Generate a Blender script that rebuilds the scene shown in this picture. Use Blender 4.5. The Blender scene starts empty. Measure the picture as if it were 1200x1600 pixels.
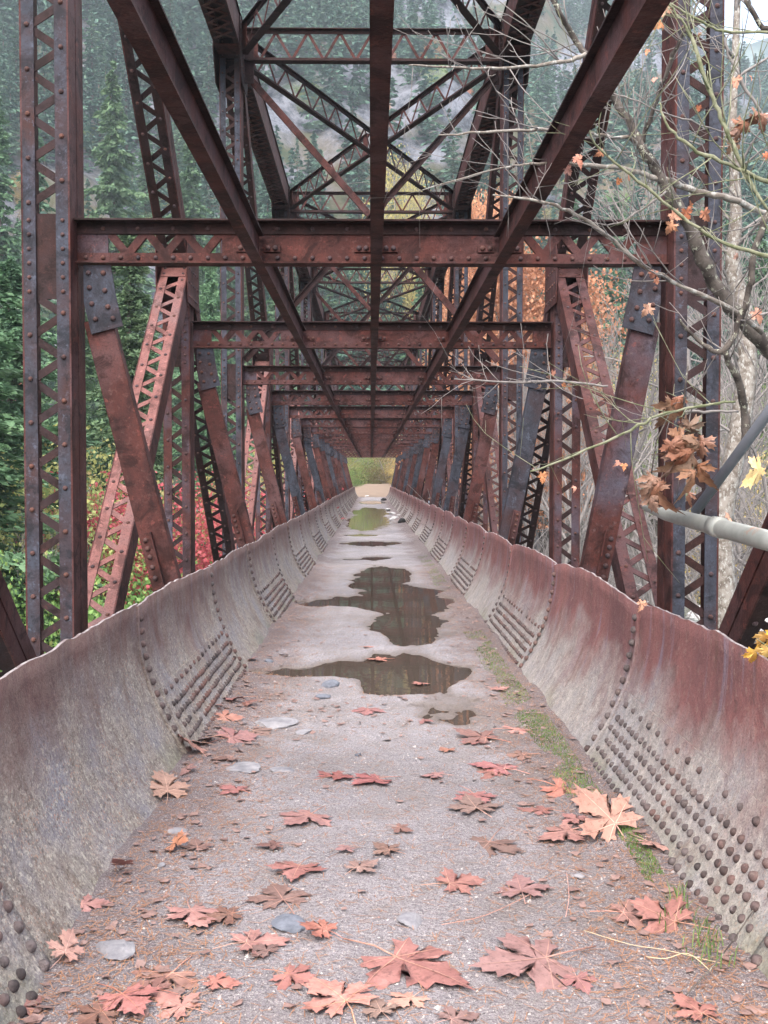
import bpy, math, random
import numpy as np
from mathutils import Vector, Matrix, Euler
R = math.radians
C = bpy.context.scene.collection
sc = bpy.context.scene
# ------------------------------------------------------------------ camera
EYE = Vector((-0.04, 0.0, 1.46))
PITCH, YAW = R(1.93), R(0.72)
FPX = 1600.0
cam = bpy.data.objects.new("camera", bpy.data.cameras.new("camera"))
C.objects.link(cam)
cam.data.sensor_fit = 'HORIZONTAL'; cam.data.sensor_width = 36.0
cam.data.lens = 36.0 * FPX / 1200.0
cam.data.clip_start = 0.05; cam.data.clip_end = 6000
cam.location = EYE
cam.rotation_euler = (R(90) - PITCH, 0, -YAW)
sc.camera = cam
CM = Euler((R(90) - PITCH, 0, -YAW)).to_matrix()
def ray(px, py):
    return (CM @ Vector(((px - 600) / FPX, (800 - py) / FPX, -1.0)))
def at(px, py, Y):
    d = ray(px, py); return EYE + d * (Y / d.y)
def onz(px, py, z=0.0):
    d = ray(px, py); return EYE + d * ((z - EYE.z) / d.z)
# ------------------------------------------------------------------ world, sun, exposure
SUN_EL, SUN_AZ = R(52), R(200)
w = bpy.data.worlds.new("World"); sc.world = w; w.use_nodes = True
wn = w.node_tree; wn.nodes.clear()
sky = wn.nodes.new('ShaderNodeTexSky'); sky.sky_type = 'NISHITA'; sky.sun_disc = False
sky.sun_elevation = SUN_EL; sky.sun_rotation = SUN_AZ
sky.air_density = 1.0; sky.dust_density = 6.0; sky.ozone_density = 1.0
hs = wn.nodes.new('ShaderNodeHueSaturation'); hs.inputs['Saturation'].default_value = 0.75
bg = wn.nodes.new('ShaderNodeBackground'); bg.inputs[1].default_value = 0.15
wo = wn.nodes.new('ShaderNodeOutputWorld')
wn.links.new(sky.outputs[0], hs.inputs['Color']); wn.links.new(hs.outputs[0], bg.inputs[0]); wn.links.new(bg.outputs[0], wo.inputs[0])
sl = bpy.data.lights.new("sun", 'SUN'); sl.energy = 0.9; sl.angle = R(25); sl.color = (1, .97, .93)
so = bpy.data.objects.new("sun", sl); C.objects.link(so)
so.rotation_euler = (R(90) - SUN_EL, 0, R(180) - SUN_AZ + R(180))
sc.view_settings.view_transform = 'Standard'; sc.view_settings.look = 'None'
sc.view_settings.gamma = 1; sc.view_settings.exposure = 2.05
sc.render.engine = 'CYCLES'
sc.cycles.max_bounces = 5; sc.cycles.diffuse_bounces = 3; sc.cycles.volume_bounces = 2
sc.cycles.transparent_max_bounces = 8
rng = np.random.default_rng(7); rnd = random.Random(11)
# ------------------------------------------------------------------ helpers
def tag(o, label=None, cat=None, group=None, kind=None):
    if label: o['label'] = label
    if cat: o['category'] = cat
    if group: o['group'] = group
    if kind: o['kind'] = kind
    return o
def link(name, me, parent=None, loc=None):
    o = bpy.data.objects.new(name, me); C.objects.link(o)
    if parent: o.parent = parent
    if loc is not None: o.location = loc
    return o
def empty(name, loc=(0, 0, 0)):
    o = bpy.data.objects.new(name, None); C.objects.link(o); o.location = loc; o.empty_display_size = .2
    return o
def copy_tree(o, parent=None):
    c = o.copy(); C.objects.link(c); c.parent = parent
    for ch in [k for k in o.children]:
        copy_tree(ch, c)
    return c
class MB:
    def __init__(s): s.v = []; s.f = []; s.m = []; s.sm = []
    def add(s, vs, fs, m=0, smooth=False):
        b = len(s.v); s.v.extend([tuple(p) for p in vs])
        for f in fs:
            s.f.append(tuple(b + i for i in f)); s.m.append(m); s.sm.append(smooth)
    def obox(s, c, ax, ay, az, m=0):
        """box from centre and three half-axis vectors"""
        c = Vector(c); ax = Vector(ax); ay = Vector(ay); az = Vector(az)
        vs = [c + i * ax + j * ay + k * az for k in (-1, 1) for j in (-1, 1) for i in (-1, 1)]
        fs = [(0, 2, 3, 1), (4, 5, 7, 6), (0, 1, 5, 4), (2, 6, 7, 3), (0, 4, 6, 2), (1, 3, 7, 5)]
        if ax.cross(ay).dot(az) < 0: fs = [tuple(reversed(f)) for f in fs]
        s.add(vs, fs, m)
    def box(s, x0, x1, y0, y1, z0, z1, m=0):
        s.obox(((x0 + x1) / 2, (y0 + y1) / 2, (z0 + z1) / 2), ((x1 - x0) / 2, 0, 0), (0, (y1 - y0) / 2, 0), (0, 0, (z1 - z0) / 2), m)
    def bar(s, p, q, side, wd, th, m=0):
        """flat bar from p to q: wd across (in the plane holding side), th along the normal"""
        p = Vector(p); q = Vector(q); a = (q - p); L = a.length; a.normalize()
        n = a.cross(Vector(side)).normalized(); t = n.cross(a).normalized()
        s.obox((p + q) / 2, a * (L / 2), t * (wd / 2), n * (th / 2), m)
    def dome(s, c, n, r, h, m=0, k=7):
        c = Vector(c); n = Vector(n).normalized()
        u = n.orthogonal().normalized(); v = n.cross(u)
        vs = []
        for rr, hh in ((1, -.15), (.98, .3), (.62, .85)):
            for i in range(k):
                a = 2 * math.pi * i / k
                vs.append(c + (u * math.cos(a) + v * math.sin(a)) * (r * rr) + n * (h * hh))
        vs.append(c + n * h)
        fs = []
        for j in range(2):
            for i in range(k):
                i2 = (i + 1) % k
                fs.append((j * k + i, j * k + i2, (j + 1) * k + i2, (j + 1) * k + i))
        for i in range(k): fs.append((2 * k + i, 2 * k + (i + 1) % k, 3 * k))
        s.add(vs, fs, m, True)
    def tube(s, pts, rads, k=8, m=0, caps=True):
        pts = [Vector(p) for p in pts]; n = len(pts)
        t0 = (pts[1] - pts[0]).normalized(); u = t0.orthogonal().normalized()
        vs = []; fs = []
        for i, p in enumerate(pts):
            t = (pts[min(i + 1, n - 1)] - pts[max(i - 1, 0)]).normalized()
            u = (u - t * u.dot(t)).normalized(); v = t.cross(u)
            for j in range(k):
                a = 2 * math.pi * j / k
                vs.append(p + (u * math.cos(a) + v * math.sin(a)) * rads[i])
        for i in range(n - 1):
            for j in range(k):
                j2 = (j + 1) % k
                fs.append((i * k + j, i * k + j2, (i + 1) * k + j2, (i + 1) * k + j))
        if caps:
            fs.append(tuple(reversed(range(k)))); fs.append(tuple((n - 1) * k + j for j in range(k)))
        s.add(vs, fs, m, True)
    def mesh(s, name, mats):
        me = bpy.data.meshes.new(name); me.from_pydata(s.v, [], s.f)
        for m in mats: me.materials.append(m)
        me.polygons.foreach_set('material_index', s.m); me.polygons.foreach_set('use_smooth', s.sm)
        me.update(); return me
    def build(s, name, mats, parent=None, loc=None):
        if not isinstance(mats, (list, tuple)): mats = [mats]
        return link(name, s.mesh(name, mats), parent, loc)
def np_mesh(name, V, F, mats, midx=None, smooth=False):
    V = np.asarray(V, np.float32).reshape(-1, 3); F = np.asarray(F, np.int32); n, k = F.shape
    me = bpy.data.meshes.new(name)
    me.vertices.add(len(V)); me.vertices.foreach_set('co', V.ravel())
    me.loops.add(n * k); me.loops.foreach_set('vertex_index', F.ravel())
    me.polygons.add(n); me.polygons.foreach_set('loop_start', np.arange(0, n * k, k, dtype=np.int32))
    if smooth: me.polygons.foreach_set('use_smooth', np.ones(n, bool))
    for m in mats: me.materials.append(m)
    if midx is not None: me.polygons.foreach_set('material_index', np.asarray(midx, np.int32))
    me.update(calc_edges=True); return me
def vnoise(x, y, seed=0):
    x = np.asarray(x, float); y = np.asarray(y, float)
    xi = np.floor(x).astype(np.int64); yi = np.floor(y).astype(np.int64); xf = x - xi; yf = y - yi
    def h(a, b):
        n = (a * 374761393 + b * 668265263 + seed * 1442695041) & 0x7fffffff
        n = ((n ^ (n >> 13)) * 1274126177) & 0x7fffffff
        return ((n ^ (n >> 16)) & 0xffff) / 65535.0
    sx = xf * xf * (3 - 2 * xf); sy = yf * yf * (3 - 2 * yf)
    return (h(xi, yi) * (1 - sx) + h(xi + 1, yi) * sx) * (1 - sy) + (h(xi, yi + 1) * (1 - sx) + h(xi + 1, yi + 1) * sx) * sy
def fbm(x, y, o=4, seed=0):
    t = 0; a = .5; s = 0
    for i in range(o):
        t = t + a * vnoise(np.asarray(x) * 2 ** i, np.asarray(y) * 2 ** i, seed + i); s += a; a *= .5
    return t / s
def sst(a, b, x):
    t = np.clip((np.asarray(x, float) - a) / (b - a), 0, 1); return t * t * (3 - 2 * t)
# ------------------------------------------------------------------ materials
class MT:
    def __init__(s, name, rough=.8, spec=.3):
        s.m = bpy.data.materials.new(name); s.m.use_nodes = True; s.t = s.m.node_tree; s.t.nodes.clear()
        s.o = s.n('ShaderNodeOutputMaterial'); s.b = s.n('ShaderNodeBsdfPrincipled')
        s.b.inputs['Roughness'].default_value = rough; s.b.inputs['Specular IOR Level'].default_value = spec
        s.l(s.b.outputs[0], s.o.inputs[0]); s.pos = None
    def n(s, t, **k):
        x = s.t.nodes.new(t)
        for a, b in k.items(): setattr(x, a, b)
        return x
    def l(s, a, b): s.t.links.new(a, b)
    def P(s):
        if s.pos is None: s.pos = s.n('ShaderNodeNewGeometry').outputs['Position']
        return s.pos
    def obj(s): return s.n('ShaderNodeTexCoord').outputs['Object']
    def noise(s, scale, det=4, rough=.6, vec=None, stretch=None, dist=0):
        v = vec if vec is not None else s.P()
        if stretch:
            mp = s.n('ShaderNodeMapping'); mp.inputs['Scale'].default_value = stretch; s.l(v, mp.inputs[0]); v = mp.outputs[0]
        x = s.n('ShaderNodeTexNoise'); x.inputs['Scale'].default_value = scale; x.inputs['Detail'].default_value = det
        x.inputs['Roughness'].default_value = rough; x.inputs['Distortion'].default_value = dist
        s.l(v, x.inputs['Vector']); return x.outputs[0]
    def vor(s, scale, vec=None, feat='F1', out=0):
        x = s.n('ShaderNodeTexVoronoi'); x.feature = feat; x.inputs['Scale'].default_value = scale
        s.l(vec if vec is not None else s.P(), x.inputs['Vector']); return x.outputs[out]
    def ramp(s, f, stops, interp='LINEAR'):
        x = s.n('ShaderNodeValToRGB'); cr = x.color_ramp; cr.interpolation = interp
        while len(cr.elements) < len(stops): cr.elements.new(.5)
        for e, (p, c) in zip(cr.elements, stops):
            e.position = p; e.color = (c, c, c, 1) if isinstance(c, (int, float)) else (*c, 1)
        s.l(f, x.inputs[0]); return x.outputs[0]
    def mix(s, f, a, b, mode='MIX'):
        x = s.n('ShaderNodeMix', data_type='RGBA', blend_type=mode)
        for i, v in ((0, f), (6, a), (7, b)):
            if hasattr(v, 'links') or hasattr(v, 'is_linked'): s.l(v, x.inputs[i])
            elif isinstance(v, (int, float)): x.inputs[i].default_value = v if i == 0 else (v, v, v, 1)
            else: x.inputs[i].default_value = (*v, 1)
        return x.outputs[2]
    def math(s, op, a, b=0.0):
        x = s.n('ShaderNodeMath', operation=op)
        for i, v in ((0, a), (1, b)):
            if hasattr(v, 'is_linked'): s.l(v, x.inputs[i])
            else: x.inputs[i].default_value = v
        return x.outputs[0]
    def sep(s, v):
        x = s.n('ShaderNodeSeparateXYZ'); s.l(v, x.inputs[0]); return x.outputs
    def col(s, c):
        if hasattr(c, 'is_linked'): s.l(c, s.b.inputs['Base Color'])
        else: s.b.inputs['Base Color'].default_value = (*c, 1)
        return s
    def bump(s, h, dist=.01, st=.6):
        x = s.n('ShaderNodeBump'); x.inputs['Distance'].default_value = dist; x.inputs['Strength'].default_value = st
        s.l(h, x.inputs['Height']); s.l(x.outputs[0], s.b.inputs['Normal']); return s
def steel(name, base, alt, patch, pamt=.5, light=(.3, .2, .19)):
    m = MT(name, .78, .2)
    big = m.noise(1.6, 5, .62); fine = m.noise(28, 4, .7); mid = m.noise(6.5, 5, .65, stretch=(1, 1, .45))
    c = m.mix(m.ramp(mid, [(.35, 0), (.68, 1)]), base, alt)
    c = m.mix(m.ramp(big, [(pamt - .11, 0), (pamt + .11, 1)]), c, patch)
    c = m.mix(m.math('MULTIPLY', m.ramp(fine, [(.56, 0), (.72, 1)]), .35), c, light)
    c = m.mix(m.math('MULTIPLY', m.ramp(m.noise(70, 2), [(.3, 1), (.5, 0)]), .45), c, (.02, .012, .012))
    c = m.mix(m.ramp(m.noise(4.5, 6, .75, dist=.6), [(.50, 0), (.60, .75)]), c, tuple(x * .42 for x in alt))
    c = m.mix(m.ramp(m.noise(11, 5, .75), [(.60, 0), (.66, .7)]), c, tuple(min(1, x * 1.7) for x in base))
    m.col(c); m.bump(m.math('ADD', m.noise(55, 4, .7), m.math('MULTIPLY', m.noise(14, 5, .7), 1.5)), .005, .6)
    return m.m
M = {}
RED1, RED2, BLU, DRK = (.078, .024, .020), (.033, .013, .013), (.105, .115, .16), (.045, .022, .022)
M['red'] = steel('rusty_red_steel', RED1, RED2, (.085, .045, .048), .57, (.16, .085, .075))
M['redblue'] = steel('rust_over_blue_steel', RED1, RED2, (.065, .062, .085), .52, (.15, .12, .12))
M['blue'] = steel('weathered_blue_steel', (.046, .052, .072), (.024, .026, .036), (.045, .021, .02), .58, (.11, .12, .17))
M['brown'] = steel('dark_brown_steel', (.034, .014, .013), (.018, .009, .009), (.03, .020, .024), .55, (.10, .05, .045))  # dark rust; also paints in shade on main diagonals and upper flanges
M['paleRed'] = steel('pale_rusty_steel', (.19, .085, .078), (.13, .055, .05), (.13, .08, .08), .57, (.22, .13, .12))  # rust with sky light painted in as a paler tone, for left sub-diagonals
M['boltgrey'] = steel('lichen_grey_rivet_steel', (.12, .10, .10), (.07, .058, .06), (.14, .075, .065), .55, (.28, .26, .23))
M['rivet'] = steel('rivet_steel', (.06, .035, .035), (.05, .04, .05), (.10, .045, .035), .5, (.12, .1, .11))
def trough_mat():
    m = MT('trough_plate_rust_and_lichen', .78, .3)
    p = m.P(); xyz = m.sep(p)
    # rust above, grey lichen growth towards the bottom: a real deposit on the plate
    streak = m.noise(3.0, 4, .6, stretch=(1, 1, .12)); streak2 = m.noise(9, 3, .6, stretch=(1, 1, .10))
    zz = m.math('ADD', xyz[2], m.math('MULTIPLY', m.math('SUBTRACT', m.noise(2.2, 5, .65), .5), 1.15))
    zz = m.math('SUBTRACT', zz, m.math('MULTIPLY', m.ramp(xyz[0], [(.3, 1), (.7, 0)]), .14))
    up = m.ramp(zz, [(.22, 0), (.60, 1)])
    rust = m.mix(m.ramp(m.noise(2.4, 6, .7, stretch=(1, 1, .5)), [(.40, 0), (.60, 1)]), (.215, .092, .088), (.14, .066, .068))
    rust = m.mix(m.ramp(streak2, [(.56, 0), (.70, .45)]), rust, (.21, .215, .29))
    grey = m.mix(m.ramp(m.noise(14, 5, .7), [(.4, 0), (.62, 1)]), (.18, .152, .135), (.30, .265, .235))
    grey = m.mix(m.ramp(m.noise(2.6, 3), [(.45, 0), (.65, .7)]), grey, (.20, .205, .25))
    sp = m.ramp(m.vor(60), [(.18, 1), (.34, 0)])
    spm = m.ramp(m.noise(5, 3), [(.42, 0), (.6, 1)])
    grey = m.mix(m.math('MULTIPLY', sp, m.math('MULTIPLY', spm, .75)), grey, (.42, .22, .14))
    grey = m.mix(m.ramp(m.noise(38, 4, .75), [(.54, 0), (.62, .8)]), grey, (.46, .43, .37))
    grey = m.mix(m.ramp(m.noise(90, 3, .7), [(.54, 0), (.63, .6)]), grey, (.42, .37, .32))
    grey = m.mix(m.ramp(m.noise(45, 3, .7), [(.34, .65), (.46, 0)]), grey, (.085, .07, .066))
    rust = m.mix(m.ramp(m.noise(24, 5, .75), [(.56, 0), (.66, .55)]), rust, (.30, .20, .17))
    rust = m.mix(m.ramp(m.noise(7, 5, .75), [(.57, 0), (.66, .6)]), rust, (.09, .045, .042))
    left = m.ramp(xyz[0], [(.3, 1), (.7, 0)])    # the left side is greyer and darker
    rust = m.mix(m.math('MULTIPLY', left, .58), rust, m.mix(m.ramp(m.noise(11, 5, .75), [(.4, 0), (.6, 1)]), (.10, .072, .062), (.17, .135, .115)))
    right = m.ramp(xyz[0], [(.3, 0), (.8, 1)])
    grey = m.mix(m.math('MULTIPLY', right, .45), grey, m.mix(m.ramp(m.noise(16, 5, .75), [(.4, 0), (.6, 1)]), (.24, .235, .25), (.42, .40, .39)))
    c = m.mix(up, grey, rust)
    c = m.mix(m.math('MULTIPLY', m.ramp(m.noise(5, 6, .75, stretch=(1, 1, .25)), [(.55, 0), (.66, 1)]), .5), c, (.11, .06, .045))
    c = m.mix(m.ramp(m.noise(120, 3, .8), [(.36, .6), (.48, 0)]), c, (.06, .04, .04))
    moss = m.math('MULTIPLY', m.ramp(xyz[2], [(.0, 1), (.16, 0)]), m.ramp(m.noise(1.1, 4), [(.5, 0), (.6, .6)]))
    c = m.mix(moss, c, (.13, .14, .075))
    m.col(c)
    m.bump(m.math('ADD', m.noise(80, 4, .75), m.math('MULTIPLY', m.noise(12, 3), 1.5)), .010, .8)
    return m.m
M['trough'] = trough_mat()
m = MT('torch_cut_edge', .55, .5); m.col(m.mix(m.ramp(m.noise(20, 3), [(.4, 0), (.6, 1)]), (.15, .11, .11), (.30, .27, .27))); m.bump(m.noise(60, 3), .004, .6); M['cut'] = m.m
def gravel_mat():
    m = MT('gravel_path', .85, .3)
    vec = m.P(); xyz = m.sep(vec)
    c = m.mix(m.ramp(m.noise(1.1, 5, .6), [(.38, 0), (.62, 1)]), (.25, .237, .258), (.36, .345, .375))
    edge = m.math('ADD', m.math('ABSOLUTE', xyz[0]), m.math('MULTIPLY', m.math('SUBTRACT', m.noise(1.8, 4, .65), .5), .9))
    c = m.mix(m.ramp(edge, [(.58, 0), (.88, .85)]), c, (.125, .085, .085))  # darker litter along the wall bases, with contact shade painted in
    nearf = m.math('ADD', xyz[1], m.math('MULTIPLY', m.noise(1.2, 4), 3))
    c = m.mix(m.ramp(m.math('DIVIDE', nearf, 10), [(.40, .6), (.8, 0)]), c, (.20, .172, .183))
    c = m.mix(m.ramp(m.noise(150, 3, .8), [(.36, .85), (.5, 0)]), c, (.05, .042, .045))
    c = m.mix(m.ramp(m.noise(190, 2, .8, dist=.4), [(.56, 0), (.64, .9)]), c, (.46, .44, .42))
    c = m.mix(m.ramp(m.noise(60, 4, .8), [(.38, .5), (.50, 0)]), c, (.10, .085, .09))
    c = m.mix(m.ramp(m.vor(55), [(.05, .8), (.2, 0)]), c, m.mix(m.noise(30), (.12, .10, .12), (.36, .25, .2)))
    wet = m.ramp(xyz[2], [(.0, 0), (.001, 0)])
    # darker damp silt where the ground dips to the water's level
    dmp = m.n('ShaderNodeMapRange'); m.l(xyz[2], dmp.inputs[0]); dmp.inputs[1].default_value = -.022; dmp.inputs[2].default_value = .004; dmp.inputs[3].default_value = 1; dmp.inputs[4].default_value = 0
    c = m.mix(m.math('MULTIPLY', dmp.outputs[0], .8), c, (.13, .098, .075))
    m.col(c)
    rr = m.n('ShaderNodeMapRange'); m.l(dmp.outputs[0], rr.inputs[0]); rr.inputs[3].default_value = .82; rr.inputs[4].default_value = .35
    m.l(rr.outputs[0], m.b.inputs['Roughness'])
    m.bump(m.math('ADD', m.math('ADD', m.noise(110, 4, .8), m.math('MULTIPLY', m.noise(22, 5, .7), 2.5)), m.math('MULTIPLY', m.vor(60), .8)), .010, .9)
    return m.m
M['gravel'] = gravel_mat()
m = MT('puddle_water', .03, .5); m.col((.062, .049, .04)); m.b.inputs['IOR'].default_value = 1.4
m.bump(m.noise(5, 2), .002, .25); M['water'] = m.m
m = MT('river_water', .12, .5); m.col((.09, .12, .11)); m.bump(m.noise(2.5, 4), .06, .5); M['river'] = m.m
def terrain_mat():
    m = MT('forest_floor_and_rock', .95, .15)
    xyz = m.sep(m.P())
    rock = m.mix(m.ramp(m.noise(.2, 9, .85, stretch=(1, 1, .5)), [(.42, 0), (.56, 1)]), (.03, .035, .045), (.15, .16, .19))
    soil = m.mix(m.ramp(m.noise(.05, 5, .7), [(.35, 0), (.6, 1)]), (.035, .055, .03), (.12, .085, .055))
    c = m.mix(m.ramp(m.noise(.025, 6, .65), [(.42, 0), (.50, 1)]), soil, rock)
    n = m.ramp(m.math('DIVIDE', xyz[1], 130), [(.50, 1), (.60, 0)])
    low = m.ramp(m.math('DIVIDE', m.math('ADD', xyz[2], 8), 10), [(.18, 1), (.32, 0)])
    peb = m.mix(m.ramp(m.vor(1.3), [(.15, 1), (.5, 0)]), (.10, .10, .095), (.42, .42, .42))
    c = m.mix(low, c, peb)
    m.col(c); m.bump(m.noise(.6, 6, .7), .6, .8); return m.m
M['terrain'] = terrain_mat()
m = MT('dirt_path', .95, .2); m.col(m.mix(m.noise(1.5, 5), (.21, .155, .115), (.13, .10, .08))); m.bump(m.noise(12, 4), .03); M['dirt'] = m.m
m = MT('river_boulder_stone', .9, .25); m.col(m.mix(m.ramp(m.noise(3, 5), [(.35, 0), (.65, 1)]), (.34, .34, .35), (.6, .6, .6))); m.bump(m.noise(9, 4), .03); M['boulder'] = m.m
m = MT('flat_grey_stone', .85, .3); m.col(m.mix(m.ramp(m.noise(12, 5), [(.35, 0), (.65, 1)]), (.13, .13, .15), (.27, .265, .28))); m.bump(m.noise(60, 4), .006); M['stone'] = m.m
m = MT('blue_dark_stone', .7, .4); m.col(m.mix(m.ramp(m.noise(25, 5), [(.35, 0), (.65, 1)]), (.07, .078, .10), (.15, .165, .2))); m.bump(m.noise(60, 4), .006); M['stone_blue'] = m.m
m = MT('black_rock', .7, .4); m.col((.012, .012, .013)); m.bump(m.noise(20, 4), .02); M['black'] = m.m
def leafy(name, cols, rough=.7, trans=.25, hue=.03, scale=1.2):
    m = MT(name, rough, .25)
    info = m.n('ShaderNodeObjectInfo')
    f = m.noise(scale, 4, .7)
    c = m.ramp(f, [(.3 + .4 * i / max(1, len(cols) - 1), x) for i, x in enumerate(cols)])
    h = m.n('ShaderNodeHueSaturation'); m.l(c, h.inputs['Color'])
    mr = m.n('ShaderNodeMapRange'); m.l(info.outputs['Random'], mr.inputs[0]); mr.inputs[3].default_value = .5 - hue; mr.inputs[4].default_value = .5 + hue
    m.l(mr.outputs[0], h.inputs['Hue'])
    vr = m.n('ShaderNodeMapRange'); m.l(m.math('FRACT', m.math('MULTIPLY', info.outputs['Random'], 7.13)), vr.inputs[0]); vr.inputs[3].default_value = .75; vr.inputs[4].default_value = 1.25
    m.l(vr.outputs[0], h.inputs['Value'])
    m.col(h.outputs[0])
    if trans:
        tr = m.n('ShaderNodeBsdfTranslucent'); m.l(h.outputs[0], tr.inputs[0]); mx = m.n('ShaderNodeMixShader'); mx.inputs[0].default_value = trans
        m.l(m.b.outputs[0], mx.inputs[1]); m.l(tr.outputs[0], mx.inputs[2]); m.l(mx.outputs[0], m.o.inputs[0])
    return m.m
M['fir'] = leafy('conifer_needles', [(.04, .085, .045), (.08, .16, .08), (.15, .25, .13)], .7, .2)
M['firfar'] = leafy('distant_conifer_needles', [(.03, .075, .055), (.065, .13, .09), (.13, .21, .14)], .9, 0, .03, .12)
M['lime'] = leafy('yellow_green_leaves', [(.13, .20, .07), (.26, .31, .11), (.42, .37, .15)], .6, .35)
M['green'] = leafy('green_leaves', [(.06, .13, .04), (.14, .24, .07), (.26, .32, .10)], .6, .3)
M['yellow'] = leafy('yellow_leaves', [(.30, .22, .09), (.44, .34, .13), (.54, .44, .2)], .6, .35)
M['orange'] = leafy('orange_leaves', [(.28, .11, .06), (.44, .19, .11), (.54, .29, .18)], .6, .3)
M['redleaf'] = leafy('red_vine_maple_leaves', [(.36, .07, .06), (.52, .14, .11), (.6, .26, .19)], .6, .35)
M['dull'] = leafy('dull_autumn_leaves', [(.14, .10, .06), (.22, .19, .09), (.34, .22, .12)], .8, .2)
m = MT('conifer_bark', .95, .2); m.col(m.mix(m.noise(6, 4, stretch=(1, 1, .3)), (.06, .045, .038), (.17, .14, .12))); M['bark'] = m.m
m = MT('lichen_bark', .9, .2)
c = m.mix(m.ramp(m.noise(9, 4), [(.4, 0), (.6, 1)]), (.12, .10, .085), (.24, .22, .2))
c = m.mix(m.ramp(m.noise(24, 4, .7, stretch=(1, 1, .6)), [(.53, 0), (.60, 1)]), c, (.33, .33, .315)); m.col(c); m.bump(m.noise(60, 3), .005); M['lichen'] = m.m
m = MT('mottled_dark_bark', .9, .2)
c = m.mix(m.ramp(m.noise(14, 4), [(.4, 0), (.6, 1)]), (.045, .038, .036), (.12, .105, .095))
c = m.mix(m.ramp(m.noise(30, 4, .7), [(.58, 0), (.63, 1)]), c, (.33, .34, .28)); m.col(c); M['darkbark'] = m.m
m = MT('green_twig_bark', .7, .3); m.col(m.mix(m.ramp(m.noise(20, 3), [(.4, 0), (.6, 1)]), (.11, .125, .065), (.22, .225, .155))); M['greenbark'] = m.m
m = MT('grey_twig', .9, .2); m.col(m.mix(m.noise(20, 3), (.11, .10, .10), (.30, .28, .27))); M['twig'] = m.m
m = MT('galvanised_pipe', .45, .5); m.b.inputs['Metallic'].default_value = .25
c = m.mix(m.ramp(m.noise(5, 4), [(.35, 0), (.65, 1)]), (.19, .20, .185), (.29, .30, .28)); c = m.mix(m.ramp(m.noise(9, 5, .7), [(.6, 0), (.68, .8)]), c, (.25, .12, .07)); m.col(c); M['galv'] = m.m
m = MT('grey_rod', .5, .5); m.col(m.mix(m.noise(12, 4), (.09, .10, .12), (.16, .17, .2))); M['rod'] = m.m
M['grass'] = leafy('moss_and_grass', [(.07, .105, .035), (.12, .19, .06), (.2, .26, .1)], .8, .3, .02, 3)
m = MT('pine_needle_litter', .8, .2); m.col(m.mix(m.noise(3, 3), (.20, .09, .055), (.42, .24, .15))); M['needle'] = m.m
m = MT('pebbles', .85, .3); m.col(m.ramp(m.noise(37, 1), [(.3, (.10, .09, .10)), (.45, (.25, .22, .22)), (.6, (.36, .33, .32)), (.7, (.5, .48, .46))])); M['pebble'] = m.m
m = MT('dry_straw', .8, .2); m.col((.5, .42, .28)); M['straw'] = m.m
def fallen(name, a, b):
    m = MT(name, .55, .4)
    c = m.mix(m.ramp(m.noise(14, 5, .7), [(.35, 0), (.65, 1)]), a, b)
    c = m.mix(m.ramp(m.noise(45, 4, .7), [(.52, 0), (.66, .7)]), c, tuple(x * .42 for x in a))
    c = m.mix(m.ramp(m.noise(26, 4, .7, dist=.5), [(.57, 0), (.66, .5)]), c, tuple(min(1, x * 1.15 + .02) for x in b))
    info = m.n('ShaderNodeObjectInfo'); h = m.n('ShaderNodeHueSaturation'); m.l(c, h.inputs['Color'])
    for nm_, k_, lo, hi in (('Hue', 1.0, .486, .508), ('Saturation', 5.31, .72, 1.05), ('Value', 9.7, .68, 1.15)):
        q = m.n('ShaderNodeMapRange'); m.l(m.math('FRACT', m.math('MULTIPLY', info.outputs['Random'], k_)), q.inputs[0]); q.inputs[3].default_value = lo; q.inputs[4].default_value = hi; m.l(q.outputs[0], h.inputs[nm_])
    c = h.outputs[0]; m.col(c); m.bump(m.noise(70, 3), .002, .6); return m.m
M['leaf_pink'] = fallen('wet_pink_brown_leaf', (.25, .105, .09), (.35, .165, .145))
M['leaf_red'] = fallen('wet_red_brown_leaf', (.22, .07, .06), (.32, .12, .10))
M['leaf_dark'] = fallen('soaked_dark_leaf', (.16, .075, .058), (.24, .13, .10))
M['leaf_tan'] = fallen('dry_tan_leaf', (.25, .10, .065), (.31, .14, .09))
M['leaf_rust'] = fallen('rusty_pink_leaf', (.30, .12, .085), (.40, .19, .14))
M['leaf_orange'] = fallen('orange_leaf', (.50, .17, .07), (.62, .27, .13))
M['leaf_brown'] = fallen('curled_brown_leaf', (.19, .085, .045), (.29, .145, .08))
M['leaf_yellow'] = fallen('yellow_leaf', (.72, .42, .06), (.8, .55, .12))
M['vein'] = fallen('leaf_vein', (.42, .18, .12), (.5, .26, .19))
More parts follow.
